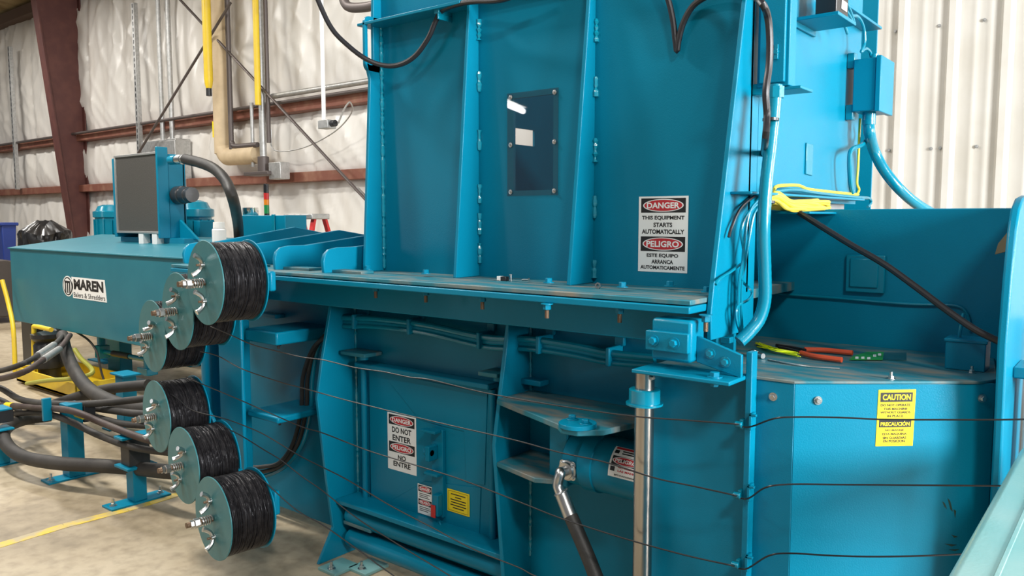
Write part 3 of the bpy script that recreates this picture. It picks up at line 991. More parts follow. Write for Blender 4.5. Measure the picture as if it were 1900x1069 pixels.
# ================================================================== WIRE BRACKET WITH CLIPS, BLOCK, ROD
px0 = P(1380, 900, Y=2.125).x
br = thing('wire_guide_bracket', 'teal bracket with bolted block, flat arm and tall thin post carrying wire clips', 'bracket', (px0, 2.1, 0.0))
part('post', MB().box(px0 - .009, px0 + .009, 2.140, YG - .001, 0.05, P(1384, 655, Y=2.125).z), TEAL, br, 0.002)
za = P(1384, 655, Y=2.125).z
b0, b1 = P(1207, 590, Y=2.07), P(1280, 676, Y=2.07)
part('block', MB().box(b0.x, b1.x, 2.075, 2.165, b1.z, b0.z), TEAL, br, 0.010)
fp = part('block_plate', MB().box(b0.x - .008, b1.x + .0, 2.055, 2.075, P(1207, 648, Y=2.07).z, P(1207, 612, Y=2.07).z), TEAL, br, 0.003)
for px, py in ((1213, 632), (1251, 637)):
    part('block_bolt', MB().bolt(P(px, py, Y=2.055), (0, -1, 0), 0.011, 0.012), TEAL, fp)
u0, u1 = P(1280, 622, Y=2.11), P(1382, 655, Y=2.11)
l0 = P(1290, 672, Y=2.11)
part('arm', MB().plate([(b1.x, 2.11, u0.z), (px0 - .01, 2.11, za - .005), (px0 - .01, 2.11, za - .07), (b1.x, 2.11, l0.z)], (0, 0.014, 0)), TEAL, br, 0.002)
mb = MB()
for px, py in ((1318, 656), (1346, 672)):
    part('arm_bolt', MB().bolt(P(px, py, Y=2.11), (0, -1, 0), 0.010, 0.010), TEALG, br)
zp = P(1170, 686, Y=2.02).z
mb = MB().box(P(1168, 690, Y=2.02).x, px0 - .009, 2.03, 2.17, zp - .012, zp)
pl = part('shelf_plate', mb, TEAL, br, 0.003)
part('shelf_bolt', MB().bolt((px0 - .07, 2.07, zp), (0, 0, 1), 0.014, 0.012), TEAL, pl)
part('shelf_nut', MB().bolt((px0 - .07, 2.07, zp - .012), (0, 0, -1), 0.012, 0.012), TEAL, pl)
CL = []
for k in range(5):
    z = P(1366, (787, 919, 1049, 1180, 1310)[k], Y=2.125).z
    CL.append(z)
    mb = MB().box(px0 - .020, px0 - .009, 2.13, 2.155, z - .014, z + .014).cyl((px0 - .03, 2.125, z), (px0 - .009, 2.125, z), 0.009, 12)
    o = part('wire_clip', mb, TEALG, br, 0.002)
    part('clip_tab', MB().box(px0 + .009, px0 + .017, 2.125, 2.16, z - .012, z + .035).box(px0 + .009, px0 + .03, 2.125, 2.135, z + .028, z + .035), TEAL, o, 0.0015)

# vertical bare rod with collar
rp = P(1195, 800, Y=2.10)
rod = thing('vertical_steel_rod', 'bare scuffed steel rod standing upright under the bracket plate with a teal collar', 'rod', (rp.x, 2.10, 0))
part('rod', MB().cyl((rp.x, 2.10, 0.0), (rp.x, 2.10, zp - .016), 0.0295, 32), STEEL, rod)
zc = P(1195, 742, Y=2.06).z
part('collar', MB().lathe((rp.x, 2.10, zc), (0, 0, 1), [(-.024, .030), (-.024, .056), (-.018, .056), (-.018, .047), (.022, .047), (.024, .044), (.024, .030)], 36), TEALG, rod, label='teal collar on the rod')
part('set_screw', MB().bolt((rp.x + .028, 2.09, zp - .03), (1, -.4, 0), 0.006, 0.01), ZINC, rod)

# ================================================================== REELS
RR, RW = 0.170, 0.185


def wing(mb_at):
    return None


def make_reel():
    root = thing('wire_reel', '', 'wire reel', (0, 0, 0), 'wire reels on the reel stand')
    Yv = V((0, 1, 0))
    part('front_flange', MB().lathe((0, 0, 0), Yv, [(0, 0.0), (0, RR - .0015), (.0015, RR), (.004, RR), (.0055, RR - .0015), (.0055, 0)], 72, False), TEALD, root, label='teal painted steel disc, greyed for reflected light')
    part('back_flange', MB().lathe((0, RW, 0), Yv, [(0, 0.0), (0, RR - .0015), (.0015, RR), (.004, RR), (.0055, RR - .0015), (.0055, 0)], 72, False), TEAL, root)
    # coil: ridged winding
    rr = random.Random(3)
    mb = MB()
    nr, seg = 44, 72
    prof = []
    n = nr * 4
    base = 0.157
    amp = [rr.uniform(-0.0025, 0.0025) for _ in range(nr + 1)]
    for i in range(n + 1):
        y = 0.007 + (RW - 0.009) * i / n
        prof.append(y)
    for i, y in enumerate(prof):
        for k in range(seg):
            a = 2 * math.pi * k / seg
            sh = 1.6 * noise.noise(V((math.cos(a) * 1.3, math.sin(a) * 1.3, y * 9)))
            ph = (i / 4 + sh) % 1.0
            idx = int(i / 4 + sh) % (nr + 1)
            r = base + amp[idx] + 0.0022 * math.sin(math.pi * ph) + 0.003 * noise.noise(V((math.cos(a) * 2, math.sin(a) * 2, y * 30)))
            mb.v.append(V((math.cos(a) * r, y, math.sin(a) * r)))
    for i in range(n):
        for k in range(seg):
            l = (k + 1) % seg
            mb.f.append((i * seg + k, i * seg + l, (i + 1) * seg + l, (i + 1) * seg + k))
    # stray turns
    for t in range(26):
        y0 = rr.uniform(0.012, RW - .012)
        slope = rr.uniform(-.012, .012)
        pts = []
        for k in range(48):
            a = 2 * math.pi * k / 48
            pts.append((math.cos(a) * (base + .0035), min(max(y0 + slope * math.sin(a + t) + .003 * math.sin(3 * a + t), .009), RW - .004), math.sin(a) * (base + .0035)))
        mb.tube(pts, 0.0017, 5, 1, closed=True)
    part('wire_coil', mb, COIL, root, label='black annealed baling wire wound on the reel')
    ax_ = part('axle', MB().lathe((0, 0, 0), (0, -1, 0), [(-RW - .07, .011)] + [(-.0 + .0025 * i, .0115 if i % 2 else .0105) for i in range(44)], 14), RUST, root, label='rusty threaded axle')
    part('hex_nut', MB().lathe((0, -.056, 0), (0, -1, 0), [(0, .018), (.002, .020), (.020, .020), (.022, .018)], 6), ZINC, ax_)
    part('hex_nut', MB().lathe((0, -.080, 0), (0, -1, 0), [(0, .016), (.012, .016)], 6), ZINC, ax_)
    hel = [(.0165 * math.cos(t * .35), -.006 - .048 * t / 90, .0165 * math.sin(t * .35)) for t in range(91)]
    part('spring', MB().tube(hel, .0030, 6, 1), ZINC, ax_)
    for sx, zz, tw in ((-.004, .072, 0.3), (.004, -.074, -0.2)):
        mb = MB()
        o = V((sx, 0, zz))
        wn = part('wing_nut', MB().lathe(o, (0, -1, 0), [(-.004, .011), (.014, .010), (.016, .008)], 14), ZINC, root)
        for s in (-1, 1):
            d = V((math.sin(tw) * s, 0, math.cos(tw) * s))
            pts = [o + V((0, -.008, 0)) + d * .006, o + V((0, -.014, 0)) + d * .022, o + V((0, -.030, 0)) + d * .036, o + V((0, -.042, 0)) + d * .042]
            mb.tube(pts, .0086, 8, 5, rv=lambda i, n: 0.9 + 0.35 * i / n)
        part('wing', mb, ZINC, wn)
        part('stud', MB().cyl(o, o + V((0, -.030, 0)), .005, 10), RUST, wn)
    return root


reel = make_reel()
RP = [P(380, 525, d=3.19), P(328.6, 578, d=3.48), P(282, 624, d=3.74), P(289.5, 773, d=3.76), P(339.4, 864, d=3.52), P(394.8, 962.6, d=3.23)]
RLAB = ['top wire reel nearest the body, highest of the six reels of black wire',
        'second reel from the top, behind the highest reel of black wire',
        'third reel from the top, leftmost of the upper row in front of the logo tank',
        'reel of black wire farthest from the body, upper left of the lower three',
        'middle reel of the lower three, in front of the thick floor hose',
        'lowest wire reel, hanging nearest the concrete floor']
SPIN = [0.0, 0.35, 0.75, 0.55, 0.45, -0.1]
reels = []
for i, p in enumerate(RP):
    rot = (0, SPIN[i], math.radians(-7))
    if i == 0:
        reel.location = p
        reel.rotation_euler = rot
        reel['label'] = RLAB[0]
        reels.append(reel)
    else:
        reels.append(dup(reel, p, rot, RLAB[i]))
REEL_AX = V((math.sin(math.radians(7)), math.cos(math.radians(7)), 0))

# reel stand: two slanted arms, a post and tie brackets to the body
rs = thing('reel_stand', 'teal upright stand with slanted arms holding the six wire reels', 'stand', (-3.3, 2.2, 0))
yb = RW + 0.03
U1 = [p + REEL_AX * yb for p in RP]


def armplate(a, b, w):
    d = (b - a).normalized()
    n = V((0, 0, 1)).cross(d)
    up = d.cross(REEL_AX).normalized()
    a2, b2 = a - d * .07, b + d * .07
    return MB().hexa([a2 - up * w, b2 - up * w, b2 - up * w + REEL_AX * .02, a2 - up * w + REEL_AX * .02, a2 + up * w, b2 + up * w, b2 + up * w + REEL_AX * .02, a2 + up * w + REEL_AX * .02])


part('upper_arm', armplate(U1[2], U1[0] - V((.10, 0, -.0)) , .045), TEAL, rs, 0.006)
ae = P(478, 502, Y=1.96), P(506, 541, Y=1.96)
part('arm_end', MB().box(ae[0].x - .12, ae[1].x, 1.95, 1.98, ae[1].z, ae[0].z), TEAL, rs, .008)
ae = P(484, 902, Y=1.96), P(514, 957, Y=1.96)
part('arm_end', MB().box(ae[0].x - .12, ae[1].x, 1.95, 1.98, ae[1].z, ae[0].z), TEAL, rs, .008)
part('lower_arm', armplate(U1[3], U1[5] - V((.10, 0, 0)), .045), TEAL, rs, 0.006)
pa, pb = P(410, 700, Y=2.14), P(452, 700, Y=2.14)
part('post', MB().box(pa.x, pb.x, 2.13, 2.15, 0.03, 1.26), TEAL, rs, 0.006)
part('post_web', MB().box(pa.x - .01, pa.x + .012, 2.15, 2.30, 0.03, 1.26), TEAL, rs, 0.004)
part('post', MB().cyl((pa.x - .16, 2.18, 0.0), (pa.x - .16, 2.18, 1.25), .045, 20), TEAL, rs)
for (x0, y0, x1, y1) in ((452, 603, 520, 645), (452, 752, 522, 790)):
    a, b = P(x0, y0, Y=2.18), P(x1, y1, Y=2.18)
    o = part('tie_bracket', MB().box(pb.x - .01, b.x, 2.16, YW - .001, b.z + .01, a.z - .01), TEAL, rs, 0.008)
    part('bracket_bolt', MB().bolt((b.x - .07, 2.22, b.z + .01), (0, 0, -1), .012, .012, .015), BLACKP, o)

# ================================================================== BALE WIRES
def wire(pix, y0, y1, extra, label):
    n = len(pix)
    x0, x1 = pix[0][0], pix[-1][0]
    pts = [P(a, b, Y=y0 + (y1 - y0) * (a - x0) / (x1 - x0)) for a, b in pix] + extra
    return solo('bale_wire', MB().tube(pts, 0.0024, 6, 8), WIRE, label, 'wire', 'bale wires from the reels')


yc = 2.118
c3 = [V((px0 - .025, yc, CL[k])) for k in range(5)]


def after(pix, dl):
    return [V((px0 + .03, yc, 0))] * 0 + [P(a, b, d=dd) for (a, b), dd in zip(pix, dl)]


w1 = [(391, 606), (420, 618), (467, 639), (515, 652), (562, 663), (600, 668), (658, 682), (712, 690), (760, 700), (800, 705), (900, 729), (1030, 752), (1171, 772), (1275, 780), (1364, 787)]
wire(w1, 1.78, 2.07, [c3[0], c3[0] + V((.04, 0, 0)), *after([(1436, 777), (1480, 774), (1560, 775), (1640, 778.5), (1760, 779), (1850, 779), (1960, 777)], [2.08, 2.05, 2.02, 2.0, 1.96, 1.9, 1.85])], 'topmost thin black wire, from the highest reel across to the caution sign')
w2 = [(372, 652), (405, 661), (450, 685), (520, 709), (565, 721), (640, 742), (700, 757), (770, 774), (860, 795), (960, 818), (1040, 840), (1120, 857), (1215, 887), (1290, 903), (1362, 919)]
wire(w2, 1.82, 2.07, [c3[1], c3[1] + V((.04, 0, 0)), *after([(1420, 905), (1465, 899), (1560, 899.5), (1640, 900), (1760, 901), (1870, 902)], [2.08, 2.06, 2.04, 2.02, 2.0, 1.99])], 'second wire from the top, ending behind the right end plate')
w3 = [(345, 700), (385, 717), (440, 740), (490, 762), (560, 792), (600, 804), (680, 835), (750, 857), (850, 888), (960, 930), (1030, 958), (1090, 978), (1171, 1003), (1270, 1030), (1356, 1049)]
wire(w3, 1.86, 2.07, [c3[2], c3[2] + V((.04, 0, 0)), *after([(1425, 1032), (1465, 1027), (1540, 1031), (1610, 1033), (1700, 1032), (1800, 1028)], [2.08, 2.06, 2.04, 2.02, 2.0, 1.99])], 'third wire from the top, crossing in front of the guard near the bottom')
e4 = V((px0 - .02, yc, CL[3]))
w4 = [(305, 724), (330, 740), (350, 757), (372, 766), (420, 778), (470, 797), (500, 812), (560, 848), (640, 888), (722, 937), (800, 978), (880, 1020), (960, 1052), (1030, 1082)]
wire(w4, 1.85, 1.99, [e4], 'fourth wire from the top, leaving the upper left reel of the lower three')
w5 = [(415, 792), (450, 810), (490, 835), (520, 853), (560, 884), (600, 912), (660, 960), (730, 1005), (836, 1069), (950, 1135)]
wire(w5, 1.90, 1.98, [V((px0 - .02, yc, CL[4]))], 'fifth wire from the top, leaving the middle reel of the lower three')
w6 = [(474, 880), (500, 902), (530, 930), (560, 953), (600, 975), (650, 1010), (731, 1069), (850, 1150)]
wire(w6, 1.85, 1.97, [V((px0 - .02, yc, CL[4] - .17))], 'lowest wire, leaving the lowest reel towards the bottom edge')

# ================================================================== HYDRAULIC TANK
tl, tr = P(18, 462, Y=3.25), -5.85
ztop, zbot, YT = 1.282, 0.52, 3.25
tk = thing('hydraulic_tank', 'long teal hydraulic oil tank with white and black logo on its side', 'tank', (-7.6, 3.7, 0.0))
mb = MB()
mb.hexa([(tl.x, YT, zbot), (tr, YT, zbot), (tr, 4.2, zbot), (tl.x, 4.2, zbot), (tl.x, YT, ztop), (tr, YT, ztop), (tr, 4.2, ztop + .12), (tl.x, 4.2, ztop + .12)])
part('tank_shell', mb, TEALT, tk, 0.006)
mb = MB()
mb.hexa([(tl.x - .018, YT - .015, ztop - .002), (tr + .01, YT - .015, ztop - .002), (tr + .01, 4.21, ztop + .121), (tl.x - .018, 4.21, ztop + .121), (tl.x - .018, YT - .015, ztop + .012), (tr + .01, YT - .015, ztop + .012), (tr + .01, 4.21, ztop + .136), (tl.x - .018, 4.21, ztop + .136)])
part('lid', mb, TEALT, tk, 0.003)
for x_, y_ in ((tl.x + .02, 3.42), (-7.9, 3.66), (tl.x + .25, 4.1), (-6.0, 4.1)):
    o = part('leg', MB().box(x_ - .13, x_ + .13, y_ - .06, y_ + .06, 0.015, zbot + .02), BLACKP if x_ < tl.x + .1 else TEAL, tk, 0.004)
    part('foot', MB().box(x_ - .20, x_ + .20, y_ - .14, y_ + .14, 0, 0.015), TEAL, o, 0.002)
# logo
A, B, Cc = P(116, 511, Y=YT), P(197, 521, Y=YT), P(118, 551, Y=YT)
lw, lh = B.x - A.x, A.z - Cc.z
mb = MB()


def lg(x, y, k):
    return V((A.x + lw * x, YT - 2 * k, A.z - lh * y))


def oval(cx_, cy_, rx, ry, k, n=36):
    return [lg(cx_ + rx * math.cos(2 * math.pi * i / n), cy_ + ry * math.sin(2 * math.pi * i / n), k) for i in range(n)]


mb.plate(oval(.125, .47, .125, .47, .0004), (0, -.0016, 0))
mb.plate([lg(.22, .02, .0004), lg(.97, .02, .0004), lg(.99, .62, .0004), lg(1.0, .98, .0004), lg(.24, .98, .0004)], (0, -.0016, 0))
logo = part('logo', mb, SIGNW, tk, label='white and black maker logo')
mb = MB()
mb.plate(oval(.125, .47, .108, .42, .0014), (0, -.0008, 0))
part('emblem', mb, SIGNK, logo)
mb = MB()
mb.plate(oval(.125, .47, .092, .36, .0020), (0, -.0008, 0))
part('emblem', mb, SIGNW, logo)
mb = MB()
for xx in (.075, .125, .175):
    mb.plate([lg(xx - .014, .30, .0026), lg(xx + .014, .30, .0026), lg(xx + .014, .78, .0026), lg(xx - .014, .78, .0026)], (0, -.0008, 0))
mb.plate([lg(.06, .22, .0026), lg(.19, .22, .0026), lg(.19, .32, .0026), lg(.06, .32, .0026)], (0, -.0008, 0))
vs, fs = text_verts('MAREN', 0.05)
mb.add([lg(.27 + .67 * a, .58 - .48 * b, .0016) for a, b in vs], fs)
vs, fs = text_verts('Balers & Shredders', 0.01)
mb.add([lg(.26 + .71 * a, .92 - .22 * b, .0016) for a, b in vs], fs)
part('lettering', mb, SIGNK, logo)

# ================================================================== OIL COOLER ON THE TANK
yc0 = 3.75
ra, rb = P(215, 293, Y=yc0), P(298, 430, Y=yc0)
rc = thing('oil_cooler', 'square oil cooler with dark finned face in a teal frame above the tank', 'cooler', ((ra.x + rb.x) / 2, yc0 + .15, rb.z - .06))
part('fin_core', MB().box(ra.x, rb.x, yc0, yc0 + .06, rb.z, ra.z), CORE, rc)
mb = MB()
t_ = .02
mb.box(ra.x - t_, rb.x + t_, yc0 - .014, yc0 + .06, ra.z, ra.z + t_).box(ra.x - t_, rb.x + t_, yc0 - .014, yc0 + .06, rb.z - t_, rb.z)
mb.box(ra.x - t_, ra.x, yc0 - .014, yc0 + .06, rb.z, ra.z).box(rb.x, rb.x + t_, yc0 - .014, yc0 + .06, rb.z, ra.z)
part('core_frame', mb, ALU, rc, 0.002, 'pale metal frame of the fins')
zb_ = rb.z - .06
mb = MB()
mb.box(ra.x - .07, ra.x - t_, yc0 - .01, yc0 + .20, zb_, ra.z - .005)
mb.box(rb.x + t_, rb.x + .05, yc0 - .035, yc0 + .07, zb_, ra.z + .06)
mb.box(rb.x + .01, rb.x + .045, yc0 + .07, yc0 + .24, zb_, ra.z - .01)
mb.box(ra.x - .05, rb.x + .045, yc0 + .06, yc0 + .22, ra.z - .02, ra.z)
mb.box(ra.x - .05, rb.x + .045, yc0 + .21, yc0 + .23, zb_, ra.z)
part('shroud', mb, TEAL, rc, 0.004)
mb = MB()
mb.plate([(rb.x + .05, yc0 + .16, zb_ - .01), (rb.x + .05, yc0 + .16, zb_ + .17), (rb.x + .36, yc0 + .16, zb_ - .01)], (0, .025, 0))
part('foot_gusset', mb, TEAL, rc, 0.002)
for px in (263, 288):
    p = P(px, 433, Y=yc0)
    part('support_block', MB().box(p.x - .045, p.x + .045, yc0 - .01, yc0 + .06, ztop + .06, rb.z - t_), WHITEP, rc, 0.002)
part('base_rail', MB().box(ra.x - .1, rb.x + .3, yc0 + .06, yc0 + .2, ztop + .07, zb_), TEAL, rc, 0.003)
p = P(322, 297, Y=yc0 + .04)
f_ = part('hose_port', MB().cyl((p.x - .05, p.y, p.z), (p.x + .05, p.y, p.z), .042, 16), TEAL, rc)
part('hose_fitting', MB().lathe((p.x + .05, p.y, p.z), (1, 0, 0), [(0, .036), (.04, .036), (.042, .046), (.11, .046), (.112, .038), (.20, .038)], 18), ZINC, f_)
pm = P(340, 362, Y=yc0 + .16)
part('fan_motor', MB().lathe((pm.x - .1, pm.y, pm.z), (1, 0, 0), [(0, .085), (.10, .085), (.105, .075), (.20, .075), (.205, .068), (.26, .068), (.262, .0)], 24), mat('dark_motor_metal', (.10, .10, .105), .3, .7), rc, label='round fan motor end')
hs = V((p.x + .2, p.y, p.z))
tube_thing('cooler_hose', [hs, P(374, 303, Y=3.80), P(398, 314, Y=3.80), P(418, 335, Y=3.80), P(432, 368, Y=3.80), P(440, 405, Y=4.1), P(443, 440, Y=4.4), P(444, 520, Y=4.45), (P(444, 520, Y=4.45).x, 4.45, .3), (P(444, 520, Y=4.45).x, 4.45, 0.05)], 0.047, RUBBER, 'black hose arching from the oil cooler down behind the tank', 'hose', seg=14)


# motors behind the tank
def motor(px, py, Y, r, label):
    p = P(px, py, Y=Y)
    o = thing('electric_motor', label, 'motor', (p.x, Y, 0), 'electric motors behind the cooler')
    part('housing', MB().lathe((p.x, Y, p.z - r * 1.5), (0, 0, 1), [(0, r * .75), (.02, r), (r * 1.35, r), (r * 1.4, r * 1.12), (r * 1.75, r * 1.12), (r * 1.8, r * .95), (r * 2.1, r * .8), (r * 2.2, r * .5), (r * 2.22, 0)], 28), TEALG, o)
    mb = MB()
    for k in range(14):
        a = 2 * math.pi * k / 14
        mb.obox((p.x + r * 1.03 * math.cos(a), Y + r * 1.03 * math.sin(a), p.z - r * .8), (math.cos(a), math.sin(a), 0), (-math.sin(a), math.cos(a), 0), (0, 0, 1), r * .07, .006, r * .55)
    part('cooling_fins', mb, TEALG, o)
    part('stand', MB().box(p.x - r * .7, p.x + r * .7, Y - r * .7, Y + r * .7, 0, p.z - r * 1.5), TEAL, o, .01)
    part('terminal_box', MB().box(p.x + r * .8, p.x + r * 1.5, Y - r * .4, Y + r * .4, p.z - r * 1.2, p.z - r * .3), TEAL, o, 0.006)
    return o


motor(207, 400, 4.7, 0.19, 'teal electric motor standing left of the oil cooler')
motor(353, 398, 4.6, 0.22, 'teal electric motor standing right of the oil cooler')
# can beside the reel
p = P(407, 446, Y=3.6)
z0 = ztop + .12 * (3.6 - YT) / .95 + .014
cn = thing('spray_can', 'white spray can standing behind the highest wire reel', 'can', (p.x, 3.6, z0))
r = .055
h_ = P(407, 412, Y=3.6).z - z0
part('can_body', MB().lathe((p.x, 3.6, z0), (0, 0, 1), [(0, r), (h_ * .72, r), (h_ * .78, r * .8), (h_ * .785, r * .7)], 24), WHITEP, cn)
part('cap', MB().lathe((p.x, 3.6, z0 + h_ * .785), (0, 0, 1), [(0, r * .85), (h_ * .21, r * .8), (h_ * .215, 0)], 24), WHITEP, cn)
# control box, stack light and tin behind
a, b = P(440, 400, Y=4.6), P(556, 440, Y=4.6)
bx = thing('control_box', 'teal steel box behind the gussets under the signal light', 'box', ((a.x + b.x) / 2, 4.75, 0.0))
part('box_body', MB().box(a.x, b.x - .22, 4.6, 4.85, 0.0, a.z), TEAL, bx, 0.006)
part('box_corner', MB().box(b.x - .42, b.x - .37, 4.585, 4.6, 0.0, a.z + .01), TEALG, bx, 0.003)
p = P(495, 393, Y=4.75)
sl = thing('signal_light', 'slim signal tower light with green, amber and red lenses on the teal box', 'signal light', (p.x, 4.75, a.z))
zz = a.z
for nm, ma, h in (('base', BLACKP, .02), ('lens', GREENL, .085), ('lens', AMBER, .055), ('lens', RED, .065), ('cap', BLACKP, .09)):
    part(nm, MB().lathe((p.x, 4.75, zz), (0, 0, 1), [(0, .026), (h - .002, .026), (h, .024)], 18), ma, sl)
    zz += h
p = P(465, 398, Y=4.7)
solo('metal_tin', MB().lathe((p.x, 4.7, a.z), (0, 0, 1), [(0, .075), (.003, .077), (.078, .077), (.08, .074), (.081, 0)], 28), SILVER, 'shiny metal tin on the teal box beside the signal light', 'tin')

# ladder by the back wall
ld = thing('step_ladder', 'red step ladder with a pale grey top behind the hopper', 'ladder', (*P(580, 430, Y=5.6).xy, 0))
t0 = P(566, 397, Y=5.6)
part('top_cap', MB().box(t0.x - .27, t0.x + .25, 5.5, 5.75, t0.z - .06, t0.z + .0), GALV, ld, 0.01)
for s, y in ((-1, 5.45), (1, 5.45), (-1, 5.8), (1, 5.8)):
    part('rail', MB().hexa([(t0.x + s * .30 - .03, y + (-.35 if y < 5.6 else .35), 0), (t0.x + s * .30 + .03, y + (-.35 if y < 5.6 else .35), 0), (t0.x + s * .30 + .03, y + (-.31 if y < 5.6 else .39), 0), (t0.x + s * .30 - .03, y + (-.31 if y < 5.6 else .39), 0),
                           (t0.x + s * .2 - .03, 5.55 if y < 5.6 else 5.70, t0.z - .06), (t0.x + s * .2 + .03, 5.55 if y < 5.6 else 5.70, t0.z - .06), (t0.x + s * .2 + .03, 5.58 if y < 5.6 else 5.73, t0.z - .06), (t0.x + s * .2 - .03, 5.58 if y < 5.6 else 5.73, t0.z - .06)]), RED, ld)
for k in range(4):
    z = 0.35 + .32 * k
    part('step', MB().box(t0.x - .24, t0.x + .24, 5.20 + .08 * k, 5.29 + .08 * k, z, z + .03), ALU, ld, 0.004)

# ================================================================== FLOOR HOSES AND SUPPORTS
def pedestal(name, foot, hh, w, label, hoses):
    f = P(*foot, Z=0)
    o = thing(name, label, 'hose support', (f.x, f.y, 0), 'hose supports on the floor')
    bp_ = part('base_plate', MB().box(f.x - .06, f.x + .06, f.y - .17, f.y + .17, 0, .012), TEAL, o, 0.002)
    for s in (-1, 1):
        part('anchor_bolt', MB().bolt((f.x, f.y + s * .135, .012), (0, 0, 1), .013, .014, .025), ZINC, bp_)
    part('post', MB().box(f.x - w * .5, f.x + w * .5, f.y - w * .45, f.y + w * .45, .012, hh), TEAL, o, 0.004)
    return o, f


o, f2 = pedestal('hose_support', (255, 930), .205, .085, 'short teal hose support in front of the lower reels', 1)
part('clamp_plate', MB().box(f2.x - .08, f2.x + .08, f2.y - .085, f2.y + .085, .205, .22), TEAL, o, .003)
part('clamp_block', MB().box(f2.x - .05, f2.x + .05, f2.y - .06, f2.y + .06, .22, .375), RUBBER, o, .004)
part('clamp_top', MB().box(f2.x - .05, f2.x + .05, f2.y - .095, f2.y + .095, .375, .39), TEAL, o, .003)
o, f1 = pedestal('hose_support', (138, 884), .465, .105, 'tall teal hose support carrying the bundle of thin hoses', 1)
part('clamp_block', MB().box(f1.x - .04, f1.x + .06, f1.y + .05, f1.y + .12, .34, .455), BLACKP, o, .004)
part('clamp_plate', MB().box(f1.x - .10, f1.x - .075, f1.y - .13, f1.y - .08, .36, .50), TEAL, o, .003)
o, f3 = pedestal('hose_support', (0, 862), .24, .10, 'teal hose support at the left edge under the thick bent hose', 1)
part('clamp_block', MB().box(f3.x + .0, f3.x + .05, f3.y - .05, f3.y + .08, .28, .36), BLACKP, o, .004)
part('clamp_plate', MB().box(f3.x - .10, f3.x + .06, f3.y - .05, f3.y + .07, .36, .372), TEAL, o, .003)
part('clamp_plate', MB().box(f3.x - .02, f3.x + .11, f3.y - .05, f3.y + .06, .24, .252), TEAL, o, .003)
o, f4 = pedestal('hose_support', (237, 790), .40, .12, 'teal hose support under the tank behind the farthest reel', 1)
part('clamp_plate', MB().box(f4.x - .11, f4.x + .11, f4.y - .07, f4.y + .07,   .40, .415), TEAL, o, .003)

HG = 'hydraulic hoses over the floor'
yh = f2.y
hz = [(95, 772, .25), (50, 778, .1), (18, 790, -.1), (6, 808, -.22), (18, 832, -.25), (50, 850, -.24), (110, 860, -.18), (180, 864, -.08), (250, 869, 0), (320, 876, .02), (420, 880, .2)]
tube_thing('hydraulic_hose', [P(a, b, Y=yh + c) for a, b, c in hz], .040, HOSE, 'thickest black hose, bending from the left edge to the short support', 'hose', HG, 16)
tube_thing('hydraulic_hose', [P(a, b, Y=c) for a, b, c in [(116, 622, 3.0), (122, 650, 2.9), (138, 688, 2.75), (165, 722, 2.6), (205, 745, 2.5), (250, 757, 2.45), (330, 762, 2.45)]], .050, HOSE, 'thick black hose dropping from under the tank to behind the farthest reel', 'hose', HG, 16)
mb = []
HL = [
    ([(-40, 712, 2.2), (0, 720, 2.2), (40, 742, 2.15), (105, 750, f1.y - .02), (190, 748, 2.2), (300, 736, 2.3)], .022, HOSE, 'thin dark hose, uppermost through the tall support'),
    ([(-40, 755, 2.1), (0, 752, 2.1), (60, 756, 2.08), (130, 762, f1.y - .1), (190, 785, 2.05), (240, 805, 2.05), (290, 820, 2.08), (350, 826, 2.2)], .020, HOSER, 'brown tinged hose with yellow bands in the tall support'),
    ([(-40, 770, 2.1), (0, 770, 2.1), (70, 766, 2.1), (120, 778, f1.y - .08), (180, 806, 2.05), (240, 828, 2.05), (300, 838, 2.1), (360, 842, 2.2)], .020, HOSE, 'dark hose, lowest through the tall support'),
    ([(160, 755, 2.25), (210, 762, 2.22), (260, 768, 2.22), (330, 768, 2.3)], .022, HOSE, 'black hose leaving the right side of the tall support, upper'),
    ([(160, 768, 2.25), (200, 780, 2.2), (240, 788, 2.2), (330, 793, 2.3)], .020, HOSE, 'black hose leaving the right side of the tall support, lower'),
    ([(28, 795, 2.35), (50, 775, 2.4), (90, 755, 2.5), (140, 738, 2.6), (200, 722, 2.7), (275, 714, 2.8)], .040, HOSE, 'thick black hose passing behind the tall support'),
    ([(-40, 690, 2.2), (0, 688, 2.2), (40, 676, 2.2), (70, 660, 2.4), (100, 640, 2.7), (118, 622, 3.0)], .020, HOSE, 'hose with white print rising to the fitting under the tank, upper'),
    ([(-40, 708, 2.15), (0, 703, 2.15), (45, 690, 2.15), (80, 668, 2.4), (110, 648, 2.7), (130, 622, 3.0)], .022, HOSER, 'brown hose rising to the fitting under the tank, lower'),
    ([(-40, 738, 2.3), (0, 741, 2.3), (45, 768, 2.4), (70, 772, 2.5), (100, 770, 2.6)], .018, HOSE, 'thin hose sagging left of the tall support'),
]
hobj = []
for pts, r, ma, lab in HL:
    hobj.append(tube_thing('hydraulic_hose', [P(a, b, Y=c) for a, b, c in pts], r, ma, lab, 'hose', HG, 12))
for k, (px, py, Y) in enumerate(((12, 752, 2.1), (143, 768, 2.055))):
    p = P(px, py, Y=Y)
    q = P(px + 12, py + (1 if k == 0 else 4), Y=Y - .002)
    part('marker_band', MB().tube([p, q], .0215, 12, 1), SIGNY, hobj[1])
for k, (i, a, b) in enumerate(((6, (70, 660, 2.4), (100, 640, 2.7)), (7, (80, 668, 2.4), (110, 648, 2.7)))):
    part('crimp_sleeve', MB().tube([P(a[0], a[1], Y=a[2]), P(b[0], b[1], Y=b[2])], .027, 14, 1), GALV, hobj[i])
fg = thing('hose_manifold', 'dark steel hose fitting hanging under the tank with two hoses', 'fitting', P(112, 618, Y=3.3))
p = P(112, 600, Y=3.35)
part('pipe_stub', MB().lathe((p.x, p.y, zbot), (.1, -.9, -1), [(-.02, .04), (.05, .04), (.052, .05), (.09, .05), (.092, .042), (.15, .042)], 18), GALV, fg)
